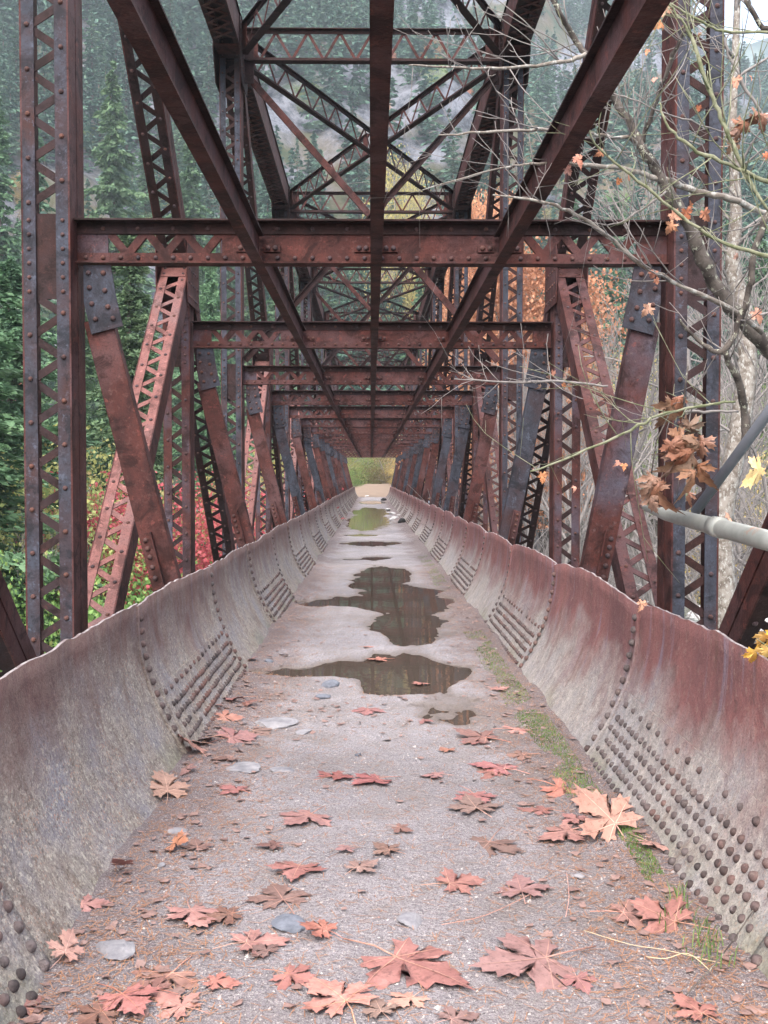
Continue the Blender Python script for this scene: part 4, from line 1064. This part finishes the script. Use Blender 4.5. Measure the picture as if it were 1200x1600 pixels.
for i in order[270:]:
    x, y, r, H = cand[i]; V0, F0 = protos[i % 5]; a = g.random() * 6.3
    Rm = np.array([[math.cos(a), -math.sin(a), 0], [math.sin(a), math.cos(a), 0], [0, 0, 1]])
    V = (V0 @ Rm.T) * H * np.array([g.uniform(.9, 1.5)] * 2 + [1]) + np.array([x, y, ZT_[i] - .3])
    Vs.append(V); Fs.append(F0 + off); off += len(V)
tag(link('mountain_forest', np_mesh('mountain_forest', np.concatenate(Vs), np.concatenate(Fs), [M['firfar']])), 'distant conifer forest covering the upper mountainside', 'forest', kind='stuff')
# broadleaf shrubs and trees
def broadleaf(seed, H, W, nblob, per, sz, mat, trunk_mat, low=.0, gap=.5, trunks=3):
    g = np.random.default_rng(seed)
    bc = []; 
    for i in range(nblob):
        th = g.random() * 6.28; u = g.random() ** .5; h = low + (1 - low) * g.random()
        rr_ = W * math.sqrt(max(.05, 1 - ((h - .55) / .62) ** 2)) * u
        bc.append((rr_ * math.cos(th), rr_ * math.sin(th), H * h))
    bc = np.array(bc); k = W * .24
    c = (bc[:, None, :] + np.clip(g.normal(0, 1, (nblob, per, 3)), -1.5, 1.5) * np.array([k, k, k * .7]) * g.uniform(.5, 1.2, (nblob, 1, 1))).reshape(-1, 3)
    c[:, 2] = np.abs(c[:, 2])
    n = len(c); u = unit(g.normal(0, 1, (n, 3))); v = unit(np.cross(u, unit(g.normal(0, 1, (n, 3)) + np.array([0, 0, 1.2]))))
    s = sz * g.uniform(.6, 1.3, n)
    V, F = quads(c, u, v, s, s * .75)
    cr = np_mesh('foliage', V, F, [mat])
    mb = MB()
    for i in range(min(nblob, 26)):
        b = Vector(bc[i]); st = Vector((g.normal(0, .05 * W), g.normal(0, .05 * W), 0)); md = st.lerp(b, .5) + Vector((0, 0, .12 * H))
        if trunks == 1: st = Vector((0, 0, 0)); md = Vector((b.x * .25, b.y * .25, b.z * .6))
        mb.tube([st, md, b], [H * .014, H * .009, H * .003], 5)
    if trunks == 1: mb.tube([(0, 0, 0), (0, 0, H * .45), (0, 0, H * .8)], [H * .025, H * .018, H * .006], 7)
    return cr, mb.mesh('stems', [trunk_mat])
def shrub(nm, proto, loc, s, lab, cat, grp, sxy=1):
    return plant(nm, (('foliage', proto[0]), ('stems' if nm == 'shrub' else 'trunk', proto[1])), loc, s, rnd.random() * 6.3, lab, cat, grp, sxy)
RED = broadleaf(31, 4, 2.2, 120, 320, .030, M['redleaf'], M['darkbark'])
LIME = broadleaf(32, 4, 2.2, 100, 190, .036, M['lime'], M['twig'])
GREEN = broadleaf(33, 4, 2.4, 100, 180, .042, M['green'], M['twig'])
YEL = broadleaf(34, 6, 2.6, 90, 150, .06, M['yellow'], M['twig'])
ORG = broadleaf(35, 9, 3.0, 130, 260, .06, M['orange'], M['darkbark'], low=.3, trunks=1)
DUL = broadleaf(36, 6, 3.0, 90, 110, .065, M['dull'], M['twig'])
for (px, Y_, top, pr, nm, sc1, lab, cat, grp) in [
    (250, 30, 785, RED, 'shrub', 1.2, 'red vine maple bush glowing behind the near left brace', 'bush', 'shrubs on the left bank'),
    (312, 40, 800, RED, 'shrub', .7, 'red bush further back between second left column and brace', 'bush', 'shrubs on the left bank'),
    (15, 26, 790, LIME, 'shrub', 1.0, 'yellow green shrub at the lower left edge', 'bush', 'shrubs on the left bank'),
    (85, 30, 720, LIME, 'shrub', 1.0, 'yellow green shrub behind the foot of the near left column', 'bush', 'shrubs on the left bank'),
    (150, 38, 765, LIME, 'shrub', .7, 'lime shrub behind the light sub diagonal', 'bush', 'shrubs on the left bank'),
    (145, 26, 890, GREEN, 'shrub', .8, 'green fern-like shrub low behind the sub diagonal foot', 'bush', 'shrubs on the left bank'),
    (95, 21, 915, GREEN, 'shrub', .8, 'green shrub right behind the near left column base', 'bush', 'shrubs on the left bank'),
    (385, 60, 720, YEL, 'shrub', .8, 'yellow shrub seen through the third left brace', 'bush', 'shrubs on the left bank'),
    (425, 72, 700, LIME, 'shrub', .8, 'lime shrub behind the fourth left brace', 'bush', 'shrubs on the left bank'),
    (470, 88, 700, YEL, 'shrub', .8, 'far yellow shrub behind the last left braces', 'bush', 'shrubs on the left bank'),
    (812, 62, 395, ORG, 'tree', 1.0, 'orange leaved tree above the right end of the second beam', 'tree', 'autumn trees on the right bank'),
    (850, 70, 520, ORG, 'tree', 1.0, 'smaller orange tree behind the right braces', 'tree', 'autumn trees on the right bank'),
    (750, 100, 310, ORG, 'tree', .6, 'orange tree peeping over the first beam right of centre', 'tree', 'autumn trees on the right bank'),
    (790, 72, 655, YEL, 'shrub', 1.0, 'yellow shrub behind the second right brace', 'bush', 'shrubs on the right bank'),
    (870, 74, 600, YEL, 'shrub', 1.1, 'yellow shrub behind the right sub column', 'bush', 'shrubs on the right bank'),
    (960, 80, 560, YEL, 'shrub', 1.1, 'yellow shrub left of the near right column', 'bush', 'shrubs on the right bank'),
    (920, 78, 640, DUL, 'shrub', 1.2, 'brown shrub beyond the near right brace', 'bush', 'shrubs on the right bank'),
    (1010, 76, 660, GREEN, 'shrub', 1.2, 'green shrub at the river edge left of the right column', 'bush', 'shrubs on the right bank'),
    (1080, 80, 620, DUL, 'shrub', 1.3, 'brown shrub behind the near right column', 'bush', 'shrubs on the right bank'),
    (1170, 74, 600, GREEN, 'shrub', 1.3, 'green shrub behind the pipe rail at the right edge', 'bush', 'shrubs on the right bank'),
    (1150, 66, 700, YEL, 'shrub', .9, 'yellow shrub under the pipe rail at the right edge', 'bush', 'shrubs on the right bank'),
    (560, 100, 705, GREEN, 'shrub', 1.2, 'green shrub framed in the far end of the bridge, left half', 'bush', 'shrubs past the far end of the bridge'),
    (606, 97, 712, DUL, 'shrub', 1.1, 'brownish shrub framed in the far end of the bridge, right half', 'bush', 'shrubs past the far end of the bridge'),
    (540, 90, 742, GREEN, 'shrub', 1.0, 'low shrub at the left edge of the far path', 'bush', 'shrubs past the far end of the bridge'),
    (630, 92, 722, YEL, 'shrub', 1.0, 'yellow shrub at the right edge of the far path', 'bush', 'shrubs past the far end of the bridge'),
    (528, 96, 690, LIME, 'shrub', 1.2, 'tall yellow green shrub left of the far opening', 'bush', 'shrubs past the far end of the bridge'),
    (650, 98, 680, DUL, 'shrub', 1.2, 'brownish shrub right of the far opening', 'bush', 'shrubs past the far end of the bridge'),
    (584, 106, 690, DUL, 'shrub', 1.5, 'taller dull shrub behind the far opening', 'bush', 'shrubs past the far end of the bridge'),
    (622, 150, 255, YEL, 'tree', .55, 'slim golden tree on the hill framed right of the centre stringer', 'tree', 'autumn trees on the hill'),
    (640, 160, 300, YEL, 'tree', .5, 'smaller golden tree beside the slim one on the hill', 'tree', 'autumn trees on the hill'),
    ]:
    x, y = place_px(px, 745, Y_); z = on_ground(x, y) - .1; zt = at(px, top, Y_).z
    H0 = {id(RED): 4, id(LIME): 4, id(GREEN): 4, id(YEL): 6, id(ORG): 9, id(DUL): 6}[id(pr)]
    s_ = max((zt - z) / (H0 * 1.02), .55 if Y_ > 88 else .4)
    shrub(nm if nm == 'shrub' else 'broadleaf_tree', pr, (x, y, z), s_, lab, cat, grp, sc1 * min(1.6, 1.0 / s_ ** .25))
# mixed autumn understorey up the slope
g = np.random.default_rng(5); n_ = 0
while n_ < 90:
    az = g.uniform(R(-21), R(23)); r = g.uniform(100, 300); x, y = r * math.sin(az), r * math.cos(az)
    if abs(x - .5) < 5 and y < 112: continue
    pr = [DUL, DUL, GREEN, YEL, ORG, LIME][int(g.integers(0, 6))]; z = on_ground(x, y)
    if z < -2: continue
    s_ = g.uniform(.8, 1.5) * (4.5 / {id(GREEN): 4, id(LIME): 4, id(YEL): 6, id(ORG): 9, id(DUL): 6}[id(pr)])
    nm_ = {id(DUL): 'brown', id(GREEN): 'green', id(YEL): 'yellow', id(ORG): 'orange', id(LIME): 'yellow green'}[id(pr)]
    shrub('shrub', pr, (x, y, z - .2), s_, 'one of the %s shrubs scattered among conifers on the slope' % nm_, 'bush', nm_ + ' shrubs scattered on the mountainside'); n_ += 1
# bare twiggy trees
def bare_tree(seed, H, spread, depth, mat, k0=.02, lean=0, up=.35, nch=(2, 4)):
    rr = random.Random(seed); mb = MB()
    def grow(p, d, L, r, lv):
        n = 4; pts_ = [p]; q = p.copy(); dd = d.copy()
        for i in range(n):
            dd = (dd + Vector((rr.gauss(0, .16), rr.gauss(0, .16), rr.gauss(0, .12) + .04 * up))).normalized(); q = q + dd * (L / n); pts_.append(q.copy())
        mb.tube(pts_, [r * (1 - .45 * i / n) for i in range(n + 1)], 6 if lv < 2 else 4, caps=False)
        if lv >= depth: return
        for _ in range(rr.randint(*nch) + (3 if lv == 0 else 0)):
            t = rr.uniform(.35, 1) if lv else rr.uniform(.2, 1); b = pts_[min(n, int(t * n))]
            nd = (dd + Vector((rr.gauss(0, 1), rr.gauss(0, 1), rr.gauss(0, .5) + up)).normalized() * spread).normalized()
            grow(b, nd, L * rr.uniform(.5, .75) * (.7 if lv == 0 else 1), r * .52, lv + 1)
    grow(Vector((0, 0, 0)), Vector((lean, 0, 1)).normalized(), H * .7, H * k0, 0)
    return mb.mesh('branches', [mat])
BT = [bare_tree(3, 8, 1.1, 4, M['twig'], .008, nch=(3, 5)), bare_tree(4, 8, 1.0, 4, M['twig'], .009, nch=(3, 5)), bare_tree(5, 8, 1.3, 4, M['twig'], .007, nch=(3, 5))]
for i, (px, Y_, top, lab) in enumerate([
    (840, 26, 430, 'bare grey twiggy tree in front of the orange tree'), (900, 32, 470, 'bare twiggy tree left of the near right brace'), (1000, 40, 420, 'bare slender tree left of the near right column'),
    (1090, 45, 300, 'bare grey tree seen through the near right column'), (1175, 34, 250, 'bare tree at the right edge beyond the maple'), (950, 55, 330, 'bare tree behind the top of near right brace'),
    (60, 26, 700, 'bare twigs among lime shrubs at lower left'), (785, 48, 520, 'bare thin tree behind the second right brace'), (548, 112, 640, 'pale bare trunk framed at the left of the far opening'), (1130, 60, 420, 'bare tree behind the maple trunk'), (880, 38, 455, 'fine twigged bare sapling beside the second right column'), (915, 36, 400, 'bare sapling behind the near right brace top'), (965, 30, 500, 'short bare sapling left of the near right column'), (1005, 33, 330, 'tall bare sapling left of the near right column'), (1110, 26, 360, 'bare sapling filling the near right column lattice'), (1180, 24, 420, 'bare sapling at the right edge above the pipe rail'), (1150, 28, 150, 'tall bare tree at the upper right'), (1210, 24, 60, 'tall bare tree cut by the right edge')]):
    x, y = place_px(px, 745, Y_); z = on_ground(x, y); zt = at(px, top, Y_).z; s_ = (zt - z) / 8
    o = link('bare_tree', BT[i % 3]); o.location = (x, y, z - .1); o.scale = (s_ * .7, s_ * .7, s_); o.rotation_euler = (0, 0, i * 1.7)
    tag(o, lab, 'tree', 'bare trees around the river')
# boulders on the river bed
BM_ = [rock_mesh(400 + i, M['boulder'], .65, 3) for i in range(5)]
n_ = 0; g = np.random.default_rng(8)
while n_ < 170:
    px = g.uniform(820, 1260); Y_ = g.uniform(30, 72); x, y = place_px(px, 800, Y_); z = on_ground(x, y)
    if z > -5: continue
    o = link('boulder', BM_[n_ % 5]); s_ = g.uniform(.25, .9) * (1 + (g.random() > .9)); o.scale = (s_, s_ * g.uniform(.8, 1.3), s_); o.location = (x, y, z + s_ * .3 + .2); o.rotation_euler = (0, 0, g.random() * 6)
    tag(o, 'one of the pale boulders strewn along the river bed', 'boulder', 'boulders on the river bed'); n_ += 1
# ------------------------------------------------------------------ the overhanging maple on the right
maple = empty('bigleaf_maple', (4.6, 5.6, -6.8))
tag(maple, 'mottled maple with nearly bare branches hanging across the right truss', 'tree')
def keep(o, root=maple): o.parent = root; o.location = -Vector(root.location); return o
mb = MB()
# trunk outside the truss, then limbs reaching in between the columns
tp = [Vector((4.6, 5.6, -6.8)), Vector((4.45, 5.7, -3)), Vector((4.1, 5.8, -.5)), Vector((3.6, 5.8, 1.2)), at(1290, 640, 5.75)]
mb.tube(smooth_pts(tp, 4), smooth_vals([.17, .14, .11, .08, .05], 4), 10)
keep(mb.build('trunk', M['lichen']))
BR = [  # material, [(px, py, Y, width px)], twigs
 ('darkbark', [(1290, 640, 5.75, 44), (1215, 560, 5.7, 40), (1150, 490, 5.6, 38), (1110, 430, 5.55, 36), (1085, 370, 5.5, 34), (1052, 310, 5.45, 30), (1030, 275, 5.45, 26), (1005, 235, 5.4, 24), (985, 195, 5.4, 20), (955, 145, 5.35, 18), (915, 85, 5.3, 15), (895, 55, 5.3, 13), (875, 20, 5.2, 12), (855, -30, 5.2, 10)], 10),
 ('lichen', [(1215, 340, 5.6, 9), (1140, 310, 5.5, 12), (1090, 300, 5.5, 12), (1050, 285, 5.45, 12), (990, 268, 5.4, 9), (920, 258, 5.3, 8), (870, 256, 5.2, 7), (820, 257, 5.1, 4), (770, 265, 5.1, 3), (655, 300, 5.0, 2)], 9),
 ('lichen', [(915, 85, 5.3, 9), (885, 95, 5.25, 7), (825, 104, 5.2, 6), (750, 107, 5.1, 5), (690, 104, 5.05, 4), (640, 102, 5.0, 2.5)], 8),
 ('lichen', [(1050, 300, 5.45, 9), (1000, 225, 5.4, 8), (950, 213, 5.3, 6), (905, 205, 5.2, 5), (855, 202, 5.1, 6), (775, 206, 5.0, 5), (685, 210, 5.0, 2.5)], 8),
 ('lichen', [(1190, 520, 5.2, 10), (1140, 482, 5.1, 9), (1060, 445, 5.0, 8), (1000, 412, 4.95, 8), (950, 370, 4.9, 8), (900, 335, 4.85, 7), (845, 315, 4.8, 5), (770, 306, 4.8, 2.5)], 8),
 ('greenbark', [(1260, 425, 4.6, 9), (1200, 402, 4.6, 8), (1120, 375, 4.6, 7), (1050, 325, 4.6, 6), (985, 272, 4.6, 5), (930, 225, 4.6, 4), (912, 170, 4.6, 2.5)], 7),
 ('greenbark', [(1240, 300, 4.7, 8), (1200, 284, 4.7, 8), (1150, 262, 4.7, 7), (1090, 236, 4.7, 7), (1045, 200, 4.7, 5), (1030, 160, 4.7, 3)], 5),
 ('greenbark', [(1200, 330, 4.7, 5), (1165, 270, 4.7, 9), (1140, 215, 4.7, 8), (1122, 175, 4.7, 8), (1100, 120, 4.7, 8), (1085, 68, 4.7, 7), (1060, 25, 4.7, 3), (1040, 0, 4.7, 3)], 5),
 ('darkbark', [(1004, 222, 5.4, 8), (1022, 165, 5.3, 8), (1040, 118, 5.2, 8), (1062, 65, 5.1, 7), (1080, 30, 5.1, 5), (1100, -15, 5.1, 5)], 5),
 ('darkbark', [(1250, 290, 4.9, 14), (1200, 335, 4.9, 13), (1178, 400, 4.9, 12), (1172, 450, 4.95, 11), (1155, 500, 5.0, 12), (1132, 548, 5.0, 11), (1100, 540, 5.1, 8), (1060, 500, 5.1, 5)], 4),
 ('darkbark', [(1165, 690, 5.2, 16), (1164, 650, 5.2, 14), (1155, 600, 5.1, 13), (1132, 548, 5.0, 11)], 2),
 ('greenbark', [(1150, 627, 4.3, 5), (1100, 633, 4.3, 5), (1030, 650, 4.3, 5), (975, 677, 4.3, 5), (920, 702, 4.3, 4), (830, 738, 4.3, 3)], 6),
 ('twig', [(1155, 642, 4.5, 4), (1100, 643, 4.5, 5), (1050, 645, 4.5, 4), (1000, 665, 4.5, 3)], 2),
 ('twig', [(950, 604, 7.0, 4), (875, 596, 7.0, 5), (800, 597, 7.0, 4), (710, 593, 7.0, 2)], 9),
 ('darkbark', [(1210, 50, 5.0, 10), (1188, 38, 5.0, 9), (1165, 0, 5.0, 8)], 3),
 ('greenbark', [(1215, 50, 4.9, 5), (1130, 48, 4.9, 5), (1100, 35, 4.9, 5), (1060, 15, 4.9, 4), (1035, 0, 4.9, 4)], 5),
 ('twig', [(1200, 190, 5.0, 6), (1160, 130, 5.0, 6), (1135, 75, 5.0, 4), (1140, 50, 5.0, 3)], 5),
 ('twig', [(1140, 210, 5.2, 3), (1080, 190, 5.1, 3), (1010, 165, 5.0, 3), (960, 145, 5.0, 2)], 5),
 ('twig', [(1040, 300, 4.9, 4), (1000, 330, 4.9, 4), (960, 350, 4.9, 3), (910, 345, 4.9, 2)], 4),
]
tr_ = random.Random(77)
tips = []
for mat, pts_, ntw in BR:
    P3 = [at(a, b, y) for a, b, y, w_ in pts_]; rad = [w_ / 2 * y / FPX for a, b, y, w_ in pts_]
    mb = MB(); sp = smooth_pts(P3, 5); sr = smooth_vals(rad, 5)
    sp = [p + Vector((tr_.gauss(0, .003), tr_.gauss(0, .006), tr_.gauss(0, .003))) for p in sp]
    sr = [r_ * tr_.uniform(.86, 1.16) * (.62 if pts_[0][3] > 30 else .85) for r_ in sr]
    mb.tube(sp, sr, 9)
    bo = keep(mb.build('branch', M[mat]))
    tb = MB()
    for i in range(ntw):
        for side_ in (0, 1):
            j = tr_.randrange(2, len(sp) - 1); d = (sp[j + 1] - sp[j - 1]).normalized()
            q = Vector((tr_.gauss(0, 1), tr_.gauss(0, .7), tr_.gauss(0, 1) + .35)).normalized(); dd = (d * .5 + q).normalized()
            if tr_.random() < .5 and dd.x > 0: dd.x = -dd.x
            L = tr_.uniform(.1, .7); p = sp[j]; pp = [p]
            for _ in range(5):
                dd = (dd + Vector((tr_.gauss(0, .12), tr_.gauss(0, .1), tr_.gauss(0, .1) + .04))).normalized(); p = p + dd * L / 5; pp.append(p)
            r0 = min(sr[j] * .45, .0042); tb.tube(pp, [r0, r0 * .85, r0 * .72, r0 * .6, r0 * .5, r0 * .45], 5)
            tips.append(pp[-1])
            for s3 in range(2):
                jj = tr_.randrange(1, 5); d3 = (dd + Vector((tr_.gauss(0, .8), tr_.gauss(0, .5), tr_.gauss(0, .8)))).normalized(); L3 = L * tr_.uniform(.15, .45)
                tb.tube([pp[jj], pp[jj] + d3 * L3 * .5, pp[jj] + d3 * L3 + Vector((0, 0, .01))], [r0 * .55, r0 * .45, r0 * .35], 4)
    tb.build('twigs', M['twig' if mat in ('lichen', 'darkbark') else mat], bo)
def hang_leaf(px, py, Y_, wpx, key, rot=None, root=maple):
    s_ = wpx / 1.24 * Y_ / FPX; p = at(px, py, Y_)
    me = HL[key][tr_.randrange(len(HL[key]))]; o = link('leaf', me, root); o.location = p - Vector(root.location); o.scale = (s_, s_, s_)
    o.rotation_euler = rot or (R(-90) + tr_.uniform(-.7, .7), tr_.uniform(-.9, .9), tr_.uniform(-1.2, 1.2))
    return o
HL = {'o': [leaf_mesh('leaf', 501 + i, .5, M['leaf_orange'], petiole=False, fold=.3) for i in range(3)],
      'b': [leaf_mesh('leaf', 511 + i, 1.1, M['leaf_brown'], petiole=False, fold=.8) for i in range(3)],
      'y': [leaf_mesh('leaf', 521 + i, .35, M['leaf_yellow'], petiole=False) for i in range(2)]}
for (px, py, wpx, key) in [(1043, 8, 30, 'o'), (1035, 35, 22, 'o'), (1012, 78, 12, 'o'), (1023, 122, 13, 'o'), (1092, 52, 12, 'b'), (1150, 122, 24, 'o'), (1172, 118, 12, 'o'), (1092, 166, 12, 'o'), (900, 245, 26, 'o'), (942, 237, 16, 'o'),
    (885, 262, 20, 'o'), (968, 280, 14, 'o'), (982, 276, 12, 'o'), (1050, 333, 24, 'o'), (1072, 328, 26, 'o'), (1100, 330, 24, 'o'), (1052, 350, 24, 'o'), (1150, 398, 14, 'b'), (1022, 425, 18, 'o'), (1025, 436, 14, 'o'), (1016, 480, 24, 'o'), (1180, 487, 30, 'o'),
    (848, 740, 22, 'o'), (975, 725, 14, 'o'), (968, 722, 12, 'o'), (898, 760, 12, 'o'), (1136, 803, 22, 'o'), (1080, 770, 22, 'b'), (1196, 240, 14, 'o'), (1080, 318, 18, 'o'), (865, 580, 12, 'o'), (845, 602, 12, 'o'), (880, 600, 10, 'o'),
    (1150, 200, 34, 'b'), (1163, 190, 38, 'b'), (1158, 215, 30, 'b'), (1178, 180, 34, 'b'), (1150, 222, 24, 'b'), (1192, 178, 30, 'b'),
    (1004, 940, 22, 'o')]:
    hang_leaf(px, py, 4.9, wpx, key)
# the hanging bunches of curled brown leaves
for (px, py, wpx, ) in [(1052, 628, 44), (1060, 620, 30), (1078, 660, 44), (1068, 680, 46), (1055, 705, 46), (1085, 710, 52), (1090, 690, 44), (1100, 685, 40), (1080, 735, 40), (1048, 690, 38), (1095, 725, 38), (1072, 700, 50), (1020, 742, 36), (1012, 756, 38), (1024, 765, 40), (1016, 775, 34), (1030, 752, 30)]:
    hang_leaf(px, py, 4.3 + tr_.uniform(-.04, .04), wpx * 1.15, 'b', (R(-95) + tr_.uniform(-.5, .5), tr_.uniform(-.8, .8), tr_.uniform(-.9, .9)))
mb = MB(); mb.tube([at(1075, 572, 4.3), at(1070, 610, 4.3), at(1068, 655, 4.3)], [.004, .004, .004], 6); mb.tube([at(1045, 648, 4.3), at(1025, 690, 4.3), at(1018, 740, 4.3)], [.003, .003, .003], 5)
keep(mb.build('branch', M['darkbark']))
# the second trunk with white lichen, standing behind the right column
ald = empty('white_barked_tree', (8.3, 16, -6.8)); tag(ald, 'slender tree with white mottled bark behind the near right column', 'tree')
mb = MB(); P3 = [Vector((6.0, 16, -6.8)), at(1130, 900, 16), at(1130, 800, 16), at(1150, 700, 16), at(1165, 600, 16), at(1165, 500, 16), at(1145, 420, 16), at(1150, 330, 16), at(1145, 200, 16), at(1150, 60, 16), at(1155, -80, 16)]
mb.tube(smooth_pts(P3, 4), smooth_vals([.19, .18, .17, .165, .16, .14, .12, .095, .065, .055, .04], 4), 10)
o = keep(mb.build('trunk', M['lichen']), ald)
tb = MB()
for i in range(26):
    t = tr_.uniform(.35, .98); j = int(t * (len(P3) - 1)); p = P3[j].lerp(P3[min(j + 1, len(P3) - 1)], tr_.random()); dd = Vector((tr_.gauss(0, 1), tr_.gauss(0, .6), tr_.uniform(.1, .9))).normalized(); pp = [p]; L = tr_.uniform(.6, 2.2)
    for _ in range(6): dd = (dd + Vector((tr_.gauss(0, .2), tr_.gauss(0, .2), tr_.gauss(0, .15)))).normalized(); p = p + dd * L / 6; pp.append(p)
    tb.tube(pp, [.03, .025, .02, .016, .012, .01, .007], 5)
    for s3 in range(4):
        jj = tr_.randrange(1, 6); d3 = (dd + Vector((tr_.gauss(0, 1), tr_.gauss(0, .5), tr_.gauss(0, 1)))).normalized(); tb.tube([pp[jj], pp[jj] + d3 * .3, pp[jj] + d3 * .6 + Vector((0, 0, .06))], [.010, .008, .005], 4)
keep(tb.build('branches', M['twig']), ald)
# yellow leaved sprigs at the right edge
sp_ = empty('yellow_sprig', at(1210, 1010, 3.6)); tag(sp_, 'yellow maple sprig poking over the right wall rim at the picture edge', 'sprig')
mb = MB(); mb.tube([at(1240, 1060, 3.6), at(1215, 1020, 3.6), at(1185, 1000, 3.6)], [.004, .003, .002], 5); keep(mb.build('stem', M['greenbark']), sp_)
for (px, py, wpx) in ((1196, 990, 46), (1178, 1015, 44), (1200, 1012, 50), (1215, 985, 50)): hang_leaf(px, py, 3.6, wpx, 'y', (R(-60) + tr_.uniform(-.4, .4), tr_.uniform(-.4, .4), tr_.uniform(-1, 1)), sp_)
sp2 = empty('yellow_sprig', at(1210, 700, 3.8)); tag(sp2, 'single yellow maple leaf hanging at the right edge above the pipe rail', 'sprig')
mb = MB(); mb.tube([at(1230, 650, 3.8), at(1210, 680, 3.8), at(1195, 715, 3.8)], [.003, .003, .002], 5); keep(mb.build('stem', M['greenbark']), sp2)
hang_leaf(1188, 730, 3.8, 60, 'y', (R(-75), .9, .8), sp2)
# faint power lines beyond the left column
pl = empty('power_line', (0, 0, 0)); tag(pl, 'two thin pale power lines sloping down behind the left truss', 'power line')
for (a_, b_) in (((-40, 395, 45), (300, 520, 70)), ((-40, 425, 45), (300, 545, 70))):
    mb = MB(); mb.tube([at(*a_), at(*b_)], [.012, .012], 4); mb.build('wire', M['boulder'], pl)
# ------------------------------------------------------------------ valley haze
hz = bpy.data.materials.new('haze'); hz.use_nodes = True; hz.node_tree.nodes.clear()
ho = hz.node_tree.nodes.new('ShaderNodeOutputMaterial'); pv = hz.node_tree.nodes.new('ShaderNodeVolumePrincipled')
pv.inputs['Color'].default_value = (.80, .90, 1.0, 1); pv.inputs['Density'].default_value = HAZE = .00038; pv.inputs['Anisotropy'].default_value = .2
hz.node_tree.links.new(pv.outputs[0], ho.inputs['Volume'])
mb = MB(); mb.box(-1250, 1250, -140, 1600, -12, 340)
tag(mb.build('haze', hz), 'pale blue haze filling the valley', 'haze', kind='stuff')
